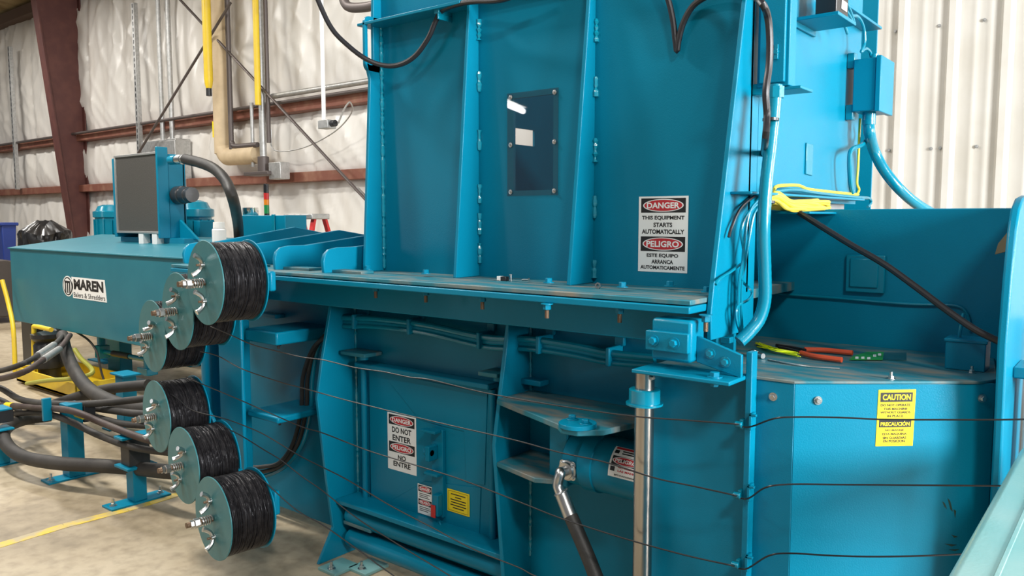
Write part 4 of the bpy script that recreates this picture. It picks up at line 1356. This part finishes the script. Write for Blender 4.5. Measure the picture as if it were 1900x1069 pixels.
part('fitting_body', MB().obox((p.x + .08, p.y - .05, zbot - .05), (1, 0, 0), (0, 1, 0), (0, 0, 1), .05, .05, .05), GALV, fg, 0.01)
# cable loop and grey valve under the tank
tube_thing('drain_cable', [P(a, b, Y=3.3) for a, b in [(140, 615), (165, 632), (180, 655), (188, 690), (198, 720)]], .010, RUBBER, 'thin black cable looping down from under the tank', 'cable')
vv = thing('drain_valve', 'teal drain valve with black grip under the right end of the tank', 'valve', P(225, 655, Y=3.42))
a = P(190, 652, Y=3.42)
b = P(275, 668, Y=3.42)
part('pipe', MB().cyl(a, b, .022, 14), TEALG, vv)
part('grip', MB().cyl(a.lerp(b, .25), a.lerp(b, .62), .028, 14), RUBBER, vv)
part('valve_end', MB().obox(a, (1, 0, 0), (0, 1, 0), (0, 0, 1), .05, .05, .06), TEALG, vv, .006)
part('valve_body', MB().cyl(b + V((0, 0, .04)), b + V((0, 0, -.14)), .04, 14).obox(b + V((-.02, 0, -.1)), (1, 0, 0), (0, 1, 0), (0, 0, 1), .09, .05, .03), TEALG, vv, 0.006)
part('pipe', MB().cyl(a, (a.x, a.y, zbot), .03, 14), TEAL, vv)

# yellow cart behind the hoses
ct = thing('yellow_cart', 'yellow hydraulic jack cart with black pump and small wheel left under the tank', 'cart', (*P(85, 728, Z=0).xy, 0))
g = P(85, 728, Z=0)
Yc = g.y
x0, x1 = P(32, 728, Y=Yc).x, P(140, 715, Y=Yc).x
part('tray', MB().box(x0, x1, Yc, Yc + .5, .02, .05).box(x0, x1, Yc, Yc + .015, .02, .16).box(x0, x1, Yc + .485, Yc + .5, .02, .16).box(x0, x0 + .015, Yc, Yc + .5, .02, .16).box(x1 - .015, x1, Yc, Yc + .5, .02, .16), YELLOW, ct, .005)
pp0 = P(92, 680, Y=Yc + .2)
part('pump', MB().lathe((pp0.x, pp0.y, .05), (0, 0, 1), [(0, .10), (.10, .10), (.11, .13), (.33, .13), (.36, .11), (.40, .15), (.44, .15), (.46, .05)], 24), BLACKP, ct)
part('handle_post', MB().tube([P(63, 718, Y=Yc + .1), P(63, 660, Y=Yc + .1), P(63, 612, Y=Yc + .1), P(66, 606, Y=Yc + .1), P(95, 612, Y=Yc + .1)], .022, 10), YELLOW, ct)
part('handle_post', MB().tube([P(4, 520, Y=Yc + .2), P(16, 565, Y=Yc + .2), P(25, 615, Y=Yc + .15), P(29, 715, Y=Yc + .1)], .022, 10), YELLOW, ct)
w0 = P(8, 716, Y=Yc + .1)
part('wheel', MB().lathe((w0.x, w0.y - .03, w0.z), (0, 1, 0), [(0, .05), (0, .10), (.01, .115), (.05, .115), (.06, .10), (.06, .05)], 28), RUBBER, ct)
part('wheel_hub', MB().lathe((w0.x, w0.y - .035, w0.z), (0, 1, 0), [(0, .0), (0, .07), (.07, .07), (.07, 0)], 20), WHITEP, ct)
part('feed_hose', MB().tube([P(50, 712, Y=Yc - .03), P(90, 706, Y=Yc - .05), P(140, 702, Y=Yc), P(172, 690, Y=Yc + .1), P(150, 665, Y=Yc + .2), P(138, 648, Y=Yc + .2)], .02, 10), mat('olive_hose', (.35, .34, .05), .5), ct)

# bag, bin and roll at the left edge
bag = MB()
bp0 = P(84, 432, Y=5.2)
nu, nv = 110, 60
for j in range(nv + 1):
    t = j / nv
    for i in range(nu):
        a = 2 * math.pi * i / nu
        rr = 0.44 * (1 - max(0, t - .9) * 7) * (0.94 + .10 * noise.noise(V((math.cos(a) * 2, math.sin(a) * 2, t * 4))) + .13 * (1 - 2 * abs(noise.noise(V((math.cos(a) * 5 + t * 3, math.sin(a) * 5, t * 7))))) * (.35 + .65 * t))
        bag.v.append(V((bp0.x + rr * math.cos(a), 5.2 + rr * .8 * math.sin(a), t * (bp0.z + .16) + .04 * math.sin(3 * a) * (t > .8))))
for j in range(nv):
    for i in range(nu):
        l = (i + 1) % nu
        bag.f.append((j * nu + i, j * nu + l, (j + 1) * nu + l, (j + 1) * nu + i))
bag.f.append(tuple(nv * nu + i for i in range(nu)))
solo('trash_bag', bag, BAGK, 'crumpled black plastic bag over a bin beside the red column', 'trash bag')
p0, p1 = P(-60, 418, Y=5.6), P(8, 415, Y=5.6)
bb = thing('blue_bin', 'blue plastic bin cut off by the left edge of the photo', 'bin', (p0.x, 5.8, 0))
part('bin_body', MB().hexa([(p0.x, 5.6, 0), (p1.x - .08, 5.6, 0), (p1.x - .08, 5.75, 0), (p0.x, 5.75, 0), (p0.x, 5.55, p1.z), (p1.x, 5.55, p1.z), (p1.x, 5.8, p1.z), (p0.x, 5.8, p1.z)]), BLUE, bb, .02)
part('rim', MB().box(p0.x, p1.x + .03, 5.52, 5.83, p1.z - .04, p1.z + .02), BLUE, bb, .015)
q0 = P(2, 535, Y=4.6)
solo('grey_roll', MB().lathe((q0.x - .9, 4.6, q0.z), (1, 0, 0), [(0, .1), (0, .42), (.01, .44), (.98, .44), (1.0, .42), (1.0, .1)], 40), TAUPE, 'big grey brown roll at the left edge behind the tank', 'roll')

# ================================================================== BACK WALL SERVICES
def pole(name, pts, r, ma, label, cat, group=None, seg=12):
    return solo(name, MB().tube(pts, r, seg, 1), ma, label, cat, group)


SG = 'slotted channels on the insulated wall'
for px, y0, y1, lab in ((18, 86, 352, 'grey slotted channel on the wall left of the red column'), (248, 5, 292, 'grey slotted channel on the wall right of the red column')):
    a, b = P(px - 3, y0, Y=7.60), P(px + 4, y1, Y=7.60)
    o = thing('strut_channel', lab, 'channel', (a.x, 7.60, b.z), SG)
    part('channel', MB().box(a.x - .05, a.x + .05, 7.60, 7.63, b.z, a.z).box(a.x - .05, a.x - .035, 7.63, 7.68, b.z, a.z).box(a.x + .035, a.x + .05, 7.63, 7.68, b.z, a.z), GALV, o, .003)
    mb = MB()
    n = 26
    for k in range(n):
        z = b.z + (a.z - b.z) * (k + .5) / n
        mb.box(a.x - .012, a.x + .012, 7.597, 7.601, z - .035, z + .035)
    part('slots', mb, BLACKP, o)
for px, rr_, lab in ((295, .055, 'left of the two grey conduits running down to the wall box'), (313, .06, 'right of the two grey conduits running down to the wall box')):
    a, b = P(px - 4, -40, Y=7.7), P(px + 4, 268, Y=7.7)
    pole('wall_conduit', [(a.x, 7.7, a.z), (a.x, 7.7, b.z)], rr_ * .75, GALV, lab, 'conduit', 'grey conduits above the wall box')
a, b = P(276, 265, Y=7.7), P(342, 330, Y=7.7)
wb_ = thing('wall_junction_box', 'grey electrical box on the insulated wall above the oil cooler', 'electrical box', ((a.x + b.x) / 2, 7.75, b.z))
part('enclosure', MB().box(a.x, b.x, 7.55, 7.85, b.z - .2, a.z), GALV, wb_, .01)
part('cover', MB().box(a.x + .55 * (b.x - a.x), b.x + .02, 7.53, 7.55, b.z - .2, a.z - .03), GALV, wb_, .01)
# cream wrapped pipe with elbow
a = P(411, -60, Y=7.6)
xx = P(411, 150, Y=7.6).x
e = P(411, 292, Y=7.6)
ee = P(480, 290, Y=7.6)
cp = thing('wrapped_pipe', 'thick cream wrapped pipe with a bend to the right at its foot', 'pipe', (xx, 7.6, e.z))
part('pipe_run', MB().tube([(xx, 7.6, a.z), (xx, 7.6, e.z + .30), (xx + .01, 7.6, e.z + .14), (xx + .10, 7.6, e.z + .02), (xx + .26, 7.6, e.z), (ee.x, 7.6, e.z)], .150, 20, 6), PIPEB, cp)
part('pipe_tag', MB().box(xx - .10, xx - .06, 7.462, 7.468, P(402, 255, Y=7.5).z, P(402, 225, Y=7.5).z), SIGNY, cp)
xb_ = P(426, 150, Y=7.52).x
tube_thing('brown_pipe', [(xb_, 7.52, a.z), (xb_, 7.52, e.z + .35), (xb_ + .02, 7.52, e.z + .22), (xb_ + .12, 7.52, e.z + .15), (ee.x + .1, 7.52, e.z + .14)], .042, PIPEG, 'dark brown pipe following the right side of the cream wrapped pipe', 'pipe', seg=12)
# yellow pipes
a, b = P(381, -60, Y=7.2), P(388, 178, Y=7.2)
yp = thing('yellow_pipe', 'yellow vertical pipe ending in a black cap left of the cream pipe', 'pipe', (b.x, 7.2, b.z), 'yellow pipes by the wall')
part('pipe_run', MB().lathe((b.x, 7.2, b.z + .12), (0, 0, 1), [(0, .045), (.06, .06), (.14, .07), (a.z - b.z, .07)], 18), YELLOW, yp)
part('end_cap', MB().cyl((b.x, 7.2, b.z), (b.x, 7.2, b.z + .12), .045, 16), BLACKP, yp)
a, b = P(476, -60, Y=7.4), P(479, 195, Y=7.4)
pole('yellow_pipe', [(b.x, 7.4, a.z), (b.x, 7.4, b.z)], .048, YELLOW, 'thin yellow vertical pipe right of the cream pipe', 'pipe', 'yellow pipes by the wall')
PG = 'iron and steel pipes beside the yellow pipe'
for px, y1, rr_, ma, lab in ((489, 300, .055, GALV, 'grey steel riser between the yellow pipe and the dark pipe'), (499, 265, .035, PIPEG, 'dark iron riser right of the grey steel riser'), (470, 310, .03, GALV, 'thin grey riser left of the yellow pipe foot')):
    a, b = P(px, -60, Y=7.55), P(px, y1, Y=7.55)
    top_ = a.z if px != 470 else P(470, 190, Y=7.55).z
    pole('riser_pipe', [(b.x, 7.55, top_), (b.x, 7.55, b.z)], rr_, ma, lab, 'pipe', PG)
p = P(487, 312, Y=7.5)
pb_ = thing('pipe_base', 'dark rusty pipe flange and grey box on the lower girt', 'pipe fitting', (p.x, 7.5, p.z - .1))
part('flange', MB().box(p.x - .3, p.x + .35, 7.35, 7.65, p.z - .12, p.z - .06).cyl((p.x + .03, 7.5, p.z - .06), (p.x + .03, 7.5, p.z + .18), .09, 16), PIPEG, pb_, .01)
q = P(515, 316, Y=7.5)
part('grey_box', MB().box(q.x - .12, q.x + .18, 7.42, 7.60, q.z - .14, q.z + .12), GALV, pb_, .01)
# wall pipes along the girt
a, b = P(505, 179, Y=7.62), P(700, 158, Y=7.62)
pole('wall_pipe', [(a.x, 7.62, a.z), (-6.5, 7.62, a.z)], .042, GALV, 'grey horizontal pipe above the upper girt right of the risers', 'pipe', 'pipes along the girts')
zz = P(100, 255, Y=7.66).z
pole('wall_pipe', [(-30, 7.66, zz), (-6.5, 7.66, zz + .02)], .028, PIPEG, 'thin dark pipe running the whole length just above the upper girt', 'pipe', 'pipes along the girts')
# brace rods
BG = 'crossed brace rods on the wall'
pole('brace_rod', [P(330, -5, Y=7.5), P(680, 372, Y=7.5)], .022, PIPEG, 'steel brace rod falling to the right with a turnbuckle near its foot', 'brace', BG, 8)
pole('brace_rod', [P(428, 5, Y=7.4), P(252, 292, Y=7.4)], .022, PIPEG, 'steel brace rod falling to the left towards the oil cooler', 'brace', BG, 8)
tb = [P(658, 348, Y=7.5), P(674, 366, Y=7.5)]
solo('turnbuckle', MB().ring([tb[0] + V((-.04, 0, -.0)), tb[1] + V((-.04, 0, -.0)), tb[1] + V((.06, 0, 0)), tb[0] + V((.06, 0, 0))], [tb[0] + V((-.01, 0, -.03)), tb[1] + V((-.01, 0, .03)), tb[1] + V((.03, 0, .03)), tb[0] + V((.03, 0, -.03))], (0, .03, 0)), GALV, 'open steel turnbuckle at the foot of the brace rod', 'turnbuckle')
# white drop pole with camera box
a, b = P(597, -60, Y=5.5), P(601, 224, Y=5.5)
cpole = thing('camera_drop_pole', 'white drop pole hanging left of the hopper with a small grey camera box', 'pole', (b.x, 5.5, b.z))
part('pole', MB().cyl((b.x, 5.5, b.z), (b.x, 5.5, a.z + 1.2), .022, 14), WHITEP, cpole)
part('camera_box', MB().box(b.x - .03, b.x + .13, 5.44, 5.56, b.z - .09, b.z), GALV, cpole, .006)
part('camera_lens', MB().cyl((b.x + .13, 5.5, b.z - .04), (b.x + .19, 5.5, b.z - .04), .035, 16), BLACKP, cpole)
tube_thing('camera_cable', [P(628, 228, Y=5.5), P(640, 200, Y=6.0), P(650, 190, Y=7.0), P(652, 210, Y=7.4), P(620, 245, Y=7.5), P(560, 275, Y=7.55), P(508, 278, Y=7.6), P(503, 240, Y=7.6)], .010, GALV, 'thin grey cable drooping from the camera box to the risers', 'cable')
# bent iron pipe at the top
tube_thing('bent_pipe', [P(634, -20, Y=5), P(640, 5, Y=5), P(652, 14, Y=5), P(680, 13, Y=5), P(700, 8, Y=5)], .045, PIPEG, 'dark bent iron pipe at the top edge left of the hopper', 'pipe', seg=14)

# ================================================================== CABLES ON THE HOPPER
tube_thing('power_cable', [P(a, b, Y=c) for a, b, c in [(570, -60, 2.15), (590, 0, 2.2), (615, 52, 2.24), (645, 84, 2.28), (680, 110, 2.32), (715, 122, 2.35), (745, 119, 2.37), (772, 102, 2.38), (795, 70, 2.38), (808, 40, 2.38), (820, 20, 2.38), (850, 8, 2.36), (880, 3, 2.35), (930, 0, 2.34), (1000, -25, 2.35)]], .0105, CABLE, 'black cable drooping across the upper left of the hopper', 'cable', seg=10)
p = P(819, 22, Y=2.39)
solo('cable_clip', MB().box(p.x - .012, p.x + .012, 2.36, 2.44, p.z - .012, p.z + .015).box(p.x + .004, p.x + .012, 2.36, 2.44, p.z - .035, p.z - .012), TEALG, 'small teal clip holding the cable at the top of the hopper', 'clip', bevel=.002)
tube_thing('hanging_cable', [P(a, b, Y=c) for a, b, c in [(1225, -40, 2.40), (1240, 0, 2.41), (1249, 40, 2.415), (1253, 75, 2.42), (1256, 94, 2.422), (1259, 75, 2.42), (1268, 42, 2.415), (1285, 12, 2.41), (1310, -6, 2.40), (1345, -20, 2.38), (1385, -14, 2.33)]] + [P(a, b, X=-.86) for a, b in [(1412, 4), (1424, 30), (1428, 70), (1427, 120), (1421, 170), (1423, 215), (1420, 260)]] + [P(a, b, d=c) for a, b, c in [(1415, 295, 2.72), (1411, 335, 2.74), (1415, 365, 2.74), (1432, 377, 2.72), (1452, 381, 2.70), (1475, 390, 2.66), (1520, 418, 2.58), (1580, 455, 2.49), (1640, 490, 2.41), (1700, 533, 2.33), (1760, 578, 2.26), (1810, 612, 2.2), (1856, 635, 2.16)]], .0100, CABLE, 'black cable hanging in a sharp V, then sloping across the plate behind the guard', 'cable', seg=10)
# conduit from the switch box
bz = P(1430, 150, X=-.90).z
j1 = thing('switch_box', 'tall teal switch box with two latches at the top right of the hopper', 'switch box', (-.93, 2.6, bz))
xa, xb = -.985, -.885
ya = P(1402, 100, X=xa).y
part('box_body', MB().box(xa, xb, ya + .015, ya + .07, bz, bz + .5), TEAL, j1, .003)
dr_ = part('box_door', MB().box(xa + .012, xb - .01, ya, ya + .015, bz + .01, bz + .5), TEAL, j1, .003)
for z in (.10, .29):
    part('latch', MB().box(xa + .060, xa + .072, ya - .008, ya, bz + z - .022, bz + z + .022).cyl((xa + .066, ya - .012, bz + z), (xa + .066, ya, bz + z), .008, 10), TEALG, dr_, .001)
part('mounting_ear', MB().box(xa - .03, xa + .02, ya + .02, ya + .07, bz - .02, bz + .015), TEALG, j1, .003)
part('bottom_lip', MB().box(xb - .06, xb + .035, ya + .02, ya + .13, bz - .012, bz - .003), TEAL, j1, .002)
cpts = [P(1440, 158, X=-.90), P(1437, 200, X=-.90), P(1430, 270, X=-.90), P(1422, 340, X=-.90), P(1417, 420, X=-.90), P(1419, 500, X=-.90), P(1419, 555, X=-.90), P(1409, 592, X=-.91), P(1390, 617, X=-.93), P(1372, 634, X=-.95)]
cv = thing('flexible_conduit', 'glossy teal flexible conduit running down from the switch box to the guard', 'conduit', cpts[-1])
part('conduit_run', MB().tube(cpts, .019, 14, 10, rv=lambda i, n: 1 + .03 * (i % 2)), TEALG, cv)
part('gland', MB().cyl((cpts[0].x, cpts[0].y, bz - .045), (cpts[0].x, cpts[0].y, bz - .012), .025, 8), TEALG, cv)
for px, py in ((1430, 222), (1423, 375)):
    p = P(px, py, X=-.90)
    part('cable_tie', MB().lathe((p.x, p.y, p.z), (0, .05, 1), [(-.004, .0215), (-.004, .0235), (.004, .0235), (.004, .0215)], 16), BLACKP, cv)
# bundle of thin painted wires down the rib
TW = 'thin painted wires beside the conduit'
for k, (pts, lab) in enumerate([([(1412, 372), (1385, 400), (1375, 430), (1380, 470), (1372, 520), (1370, 580), (1374, 630)], 'leftmost thin teal painted wire beside the conduit'),
                                ([(1408, 370), (1392, 390), (1383, 430), (1378, 490), (1375, 560), (1378, 632)], 'middle thin teal painted wire beside the conduit'),
                                ([(1410, 380), (1398, 400), (1390, 440), (1380, 500), (1376, 520), (1395, 540), (1390, 555), (1368, 570), (1368, 600), (1380, 628)], 'curling thin teal painted wire beside the conduit'),
                                ([(1405, 360), (1375, 385), (1358, 420), (1352, 440)], 'short black wire lying over the rib'),
                                ([(1375, 490), (1355, 505), (1335, 518), (1328, 528)], 'thin teal wire crossing the rib edge')]):
    tube_thing('painted_wire', [P(a, b, X=-.965 if k < 3 else -.985) for a, b in pts], .0045, TEALG if k != 3 else CABLE, lab, 'wire', TW, 6)
# junction box on the end panel
ja, jb = P(1583, 110, X=-.97), P(1583, 208, X=-.97)
jy = P(1583, 150, X=-.97).y
j2 = thing('junction_box', 'teal junction box on the bright end panel of the hopper', 'junction box', (-.92, jy + .15, jb.z))
part('box_body', MB().box(-.97, -.885, jy, jy + .19, jb.z, ja.z), TEAL, j2, .003)
part('box_lid', MB().box(-.885, -.865, jy - .006, jy + .196, jb.z - .006, ja.z + .006), TEAL, j2, .003)
for z in (ja.z, jb.z):
    part('mounting_ear', MB().box(-.999, -.97, jy + .01, jy + .05, z - .03, z + .03), TEALG, j2, .003)
part('gland', MB().cyl((-.92, jy + .06, jb.z - .05), (-.92, jy + .06, jb.z), .025, 12), TEALG, j2)
part('gland', MB().cyl((-.92, jy + .1, ja.z), (-.92, jy + .1, ja.z + .03), .018, 12), TEALG, j2)
g0 = V((-.92, jy + .06, jb.z - .05))
tube_thing('box_conduit', [g0, P(1614, 250, d=(g0 - EYE).dot(FW)), P(1622, 280, d=3.30), P(1640, 315, d=3.30), P(1668, 350, d=3.3), P(1700, 378, d=3.35), P(1740, 402, d=3.45)], .022, TEALG, 'teal conduit curving from the junction box down to the right', 'conduit', seg=14)
tube_thing('box_wire', [P(a, b, X=-.94) for a, b in [(1610, 228), (1612, 250), (1600, 268), (1580, 278), (1576, 300), (1578, 340), (1582, 358)]], .009, TEALG, 'thin teal wire looping back under the junction box', 'wire', seg=8)
tube_thing('end_panel_cable', [P(a, b, X=-.96) for a, b in [(1596, 220), (1594, 260), (1592, 310), (1590, 340), (1594, 352), (1588, 364)]], .005, YCABLE, 'thin yellow wire running down the edge of the end panel', 'wire', seg=8)
tube_thing('panel_top_wire', [P(a, b, X=-.93) for a, b in [(1556, 8), (1565, 30), (1590, 30), (1602, 50), (1604, 80), (1598, 96), (1606, 90), (1614, 96), (1616, 104)]], .006, TEALG, 'thin wire from the top shelf down to the junction box', 'wire', seg=8)
tube_thing('wire_loop', [P(a, b, X=-.90) for a, b in [(1552, 0), (1565, 40), (1572, 62), (1566, 40), (1562, 10), (1574, 25), (1586, 46), (1578, 20), (1568, 0)]], .005, TEALG, 'small tangle of teal wire beside the black sensor', 'wire', seg=8)
# black sensor at the top of the end panel
p = P(1512, 28, X=-.93)
ss = thing('sensor', 'black sensor with small label on a teal bracket at the top edge', 'sensor', (p.x, p.y, p.z))
part('sensor_body', MB().box(-.93, -.86, p.y, p.y + .13, p.z + .0, p.z + .12), BLACKP, ss, .004)
part('bracket', MB().box(-.999, -.85, p.y - .01, p.y + .19, p.z - .012, p.z - .0).box(-.999, -.99, p.y - .03, p.y + .2, p.z - .03, p.z + .12), TEAL, ss, .002)
part('label_patch', MB().box(-.859, -.858, p.y + .05, p.y + .11, p.z + .02, p.z + .05).box(-.859, -.858, p.y + .06, p.y + .10, p.z + .07, p.z + .1), SIGNW, ss)

# yellow cable coil on the ledge
mb = MB()
rr = random.Random(5)
cy0 = P(1478, 372, X=-.95)
for k in range(8):
    ya_, yb_ = P(1432 + rr.uniform(-4, 4), 372, X=-.95).y, P(1528 + rr.uniform(-22, 8), 378, X=-.95).y
    m_, hw = (ya_ + yb_) / 2, (yb_ - ya_) / 2
    z_ = zs + .008 + .0042 * k
    pts = [(-.95 + .036 * math.sin(a) + rr.uniform(-.004, .004), m_ + hw * math.cos(a), z_ - .0 + .004 * math.sin(2 * a + k) + (0.02 if math.cos(a) < -.7 else 0)) for a in [2 * math.pi * i / 14 for i in range(14)]]
    mb.tube(pts, .0062, 8, 5, closed=True)
solo('cable_coil', mb, YCABLE, 'flattened coil of yellow cable lying on the ledge below the end panel', 'cable coil')
tube_thing('ledge_wire', [P(a, b - 1, X=-.945) for a, b in [(1436, 352), (1445, 346), (1480, 345), (1500, 352), (1540, 357), (1570, 360), (1592, 362)]], .0055, YCABLE, 'single yellow wire running along the ledge', 'wire', seg=8)
tube_thing('ledge_wire', [P(a, b, X=-.945) for a, b in [(1438, 356), (1475, 352), (1510, 357), (1550, 362), (1590, 366), (1612, 368), (1616, 376), (1610, 384)]], .006, TEALG, 'single teal wire running along the ledge', 'wire', seg=8)
tube_thing('surface_wire', [P(a, b, Y=YR - .006) for a, b in [(1375, 520), (1385, 532), (1420, 541), (1480, 548), (1560, 554), (1640, 561), (1700, 565), (1760, 566), (1785, 572), (1797, 590), (1800, 615)]], .005, TEALG, 'painted thin wire tacked along the plate behind the guard', 'wire', seg=8)

# ================================================================== ON THE GUARD TOP
zt_ = ZG + .008
bx0 = P(1752, 684, Z=zt_)
sb = thing('limit_switch_box', 'small teal box with threaded stud on the right of the dusty guard top', 'box', (bx0.x + .05, bx0.y + .04, zt_))
part('box_body', MB().box(bx0.x, bx0.x + .105, bx0.y, bx0.y + .09, zt_, zt_ + .088).box(bx0.x - .004, bx0.x + .109, bx0.y - .004, bx0.y + .094, zt_ + .082, zt_ + .092), TEAL, sb, .003)
st = P(1778, 682, Z=zt_)
part('threaded_stud', MB().cyl((st.x, st.y - .012, zt_), (st.x, st.y - .012, zt_ + .05), .0045, 10), RUST, sb)
part('stud_nut', MB().lathe((st.x, st.y - .012, zt_ + .022), (0, 0, 1), [(0, .009), (.012, .009)], 6), BLACKP, sb)
part('cable_entry', MB().tube([(st.x, st.y - .012, zt_ + .05), (st.x, st.y - .005, zt_ + .10), (st.x + .002, st.y + .03, zt_ + .16)], .005, 8), TEALG, sb)


def onG(px, py, k=0.0):
    p = P(px, py, Z=zt_ + k)
    return V((p.x, p.y, zt_ + k))


pk = thing('cable_cutter', 'hand cutter with two long orange grips and dark jaws lying on the guard top', 'pliers', onG(1530, 660))
part('grip', MB().tube([onG(1492, 649, .012), onG(1530, 650, .012), onG(1582, 655, .012)], .0085, 10, 5), ORANGE, pk)
part('grip', MB().tube([onG(1486, 655, .012), onG(1510, 661, .012), onG(1562, 668, .012)], .0085, 10, 5), ORANGE, pk)
part('jaw', MB().tube([onG(1494, 650, .012), onG(1470, 645, .012), onG(1440, 641, .012)], .006, 8, 4), BLACKP, pk)
part('jaw', MB().tube([onG(1488, 655, .012), onG(1465, 649, .012), onG(1445, 645, .012)], .006, 8, 4), BLACKP, pk)
mb = MB()
rr = random.Random(9)
for k in range(16):
    a0 = onG(1404 + rr.uniform(-4, 6), 638 + rr.uniform(-3, 6), .006 + .002 * (k % 4))
    a1 = onG(1440 + rr.uniform(-4, 4), 649 + rr.uniform(-3, 3), .008 + .002 * (k % 5))
    a2 = onG(1486 + rr.uniform(-8, 4), 657 + rr.uniform(-4, 6), .006 + .002 * (k % 4))
    mb.tube([a0, a1, a2], .0016, 5, 4)
solo('zip_tie_bundle', mb, NEON, 'bundle of bright yellow zip ties lying left of the orange cutter', 'zip ties')['kind'] = 'stuff'
gp = thing('parts_packet', 'clear packet with a green printed card right of the orange cutter', 'packet', onG(1630, 661))
part('card', MB().plate([onG(1582, 662, .003), onG(1608, 654, .003), onG(1640, 654, .003), onG(1638, 668, .003), onG(1576, 668, .003)], (0, 0, .002)), GREEN, gp, label='green card with white print')
mb = MB()
for x_, y_ in ((1590, 664), (1601, 664), (1612, 665), (1623, 660), (1632, 658)):
    mb.plate([onG(x_ - 3, y_ - 2, .0052), onG(x_ + 3, y_ - 2, .0052), onG(x_ + 3, y_ + 2, .0052), onG(x_ - 3, y_ + 2, .0052)], (0, 0, .0004))
part('print', mb, SIGNW, gp)
part('clear_bag', MB().plate([onG(1640, 654, .003), onG(1682, 655, .003), onG(1682, 669, .003), onG(1638, 668, .003)], (0, 0, .0015)), FILM, gp)
solo('thin_steel_rod', MB().tube([onG(1425, 668, .003), onG(1490, 679, .003), onG(1558, 684, .003)], .003, 8, 4), ZINC, 'thin bare rod lying in front of the zip ties', 'rod')
cnn = thing('hose_connector', 'small shiny brass and steel connector at the left of the guard top', 'connector', onG(1403, 660))
part('connector_body', MB().tube([onG(1392, 654, .010), onG(1404, 658, .010), onG(1416, 661, .010)], .009, 8, 2), ZINC, cnn)
part('connector_nut', MB().cyl(onG(1397, 655, .010), onG(1401, 657, .010), .013, 6), ZINC, cnn)
# paper scrap hanging on the end plate
p = P(1858, 450, X=-.33)
solo('paper_scrap', MB().plate([P(1870, 430, d=2.25), P(1869, 466, d=2.24), P(1846, 472, d=2.30), P(1852, 452, d=2.28)], RT * .004 + V((0, .002, 0))), TAPE, 'torn scrap of brown paper on the edge of the right end plate', 'paper', bevel=0)

# small loose parts on the flange
def onF(px, py, k=0.0):
    p = P(px, py, Z=ZF + k)
    return V((p.x, p.y, ZF + k))


p = onF(930, 521)
lb = thing('terminal_block', 'little black and white block lying on the flange below the window', 'loose part', p)
part('block', MB().box(p.x - .004, p.x + .022, p.y, p.y + .02, ZF, ZF + .016), BLACKP, lb, .001)
part('label_patch', MB().box(p.x - .022, p.x - .004, p.y, p.y + .02, ZF, ZF + .016), WHITEP, lb, .001)
p = onF(948, 522)
solo('upright_screw', MB().cyl(p, p + V((0, 0, .022)), .003, 8).cyl(p + V((0, 0, .022)), p + V((0, 0, .026)), .006, 6), ZINC, 'small screw standing upright right of the black and white block', 'screw')
solo('lying_screw', MB().cyl(onF(968, 519, .004), onF(980, 519, .004), .003, 8).cyl(onF(980, 519, .005), onF(983, 519, .005), .006, 6), ZINC, 'small screw lying on the flange right of the upright screw', 'screw')
p = onF(1110, 530, .010)
solo('loose_nut', MB().lathe(p, (.3, -1, .1), [(-.006, .006), (-.006, .011), (.006, .011), (.006, .006)], 6, False), ZINC, 'loose nut standing on the flange at the foot of the third rib', 'nut')

# tube lamp hanging far behind the camera, mirrored in the viewing pane
glow = bpy.data.materials.new('lamp_tube_glow')
glow.use_nodes = True
glow.node_tree.nodes['Principled BSDF'].inputs['Emission Color'].default_value = (1, 1, 1, 1)
glow.node_tree.nodes['Principled BSDF'].inputs['Emission Strength'].default_value = 14
tl_ = thing('tube_lamp', 'hanging tube lamp mirrored in the viewing window of the hopper', 'lamp', (-12.25, -10.35, 4.30))
part('tube', MB().tube([(-12.6, -11.3, 4.30), (-11.9, -9.4, 4.30)], .07, 12, 1), glow, tl_)
part('reflector', MB().obox((-12.25, -10.35, 4.40), (.35, .95, 0), (.95, -.35, 0), (0, 0, 1), 1.0, .12, .02), WHITEP, tl_)

# ================================================================== CHUTE EDGE IN THE FOREGROUND
ch = thing('bale_chute', 'pale teal chute rail with folded edge in the near right corner', 'chute', (0.1, 1.6, 0.0))
e1, e2 = P(1755, 1069, Z=1.0), P(1900, 835, Z=1.0)
ex = (e1.x + e2.x) / 2
part('top_plate', MB().plate([(ex + .012, .55, 1.0), (ex + .012, 2.4, 1.0), (ex + .62, 2.4, 1.0), (ex + .62, .55, 1.0)], (0, 0, .012)), PALE, ch, .004)  # outer width and sill run out of view, sized to shade the lower guard
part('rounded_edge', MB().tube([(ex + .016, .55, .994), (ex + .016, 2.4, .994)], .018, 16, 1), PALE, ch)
part('side_plate', MB().box(ex, ex + .015, .55, 2.0, 0.0, .99), TEAL, ch, .003)
part('end_sill', MB().box(ex + .015, ex + .62, 2.36, 2.4, 0.0, .99), TEAL, ch, .003)
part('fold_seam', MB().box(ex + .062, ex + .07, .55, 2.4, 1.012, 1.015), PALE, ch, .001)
bpy.context.view_layer.update()
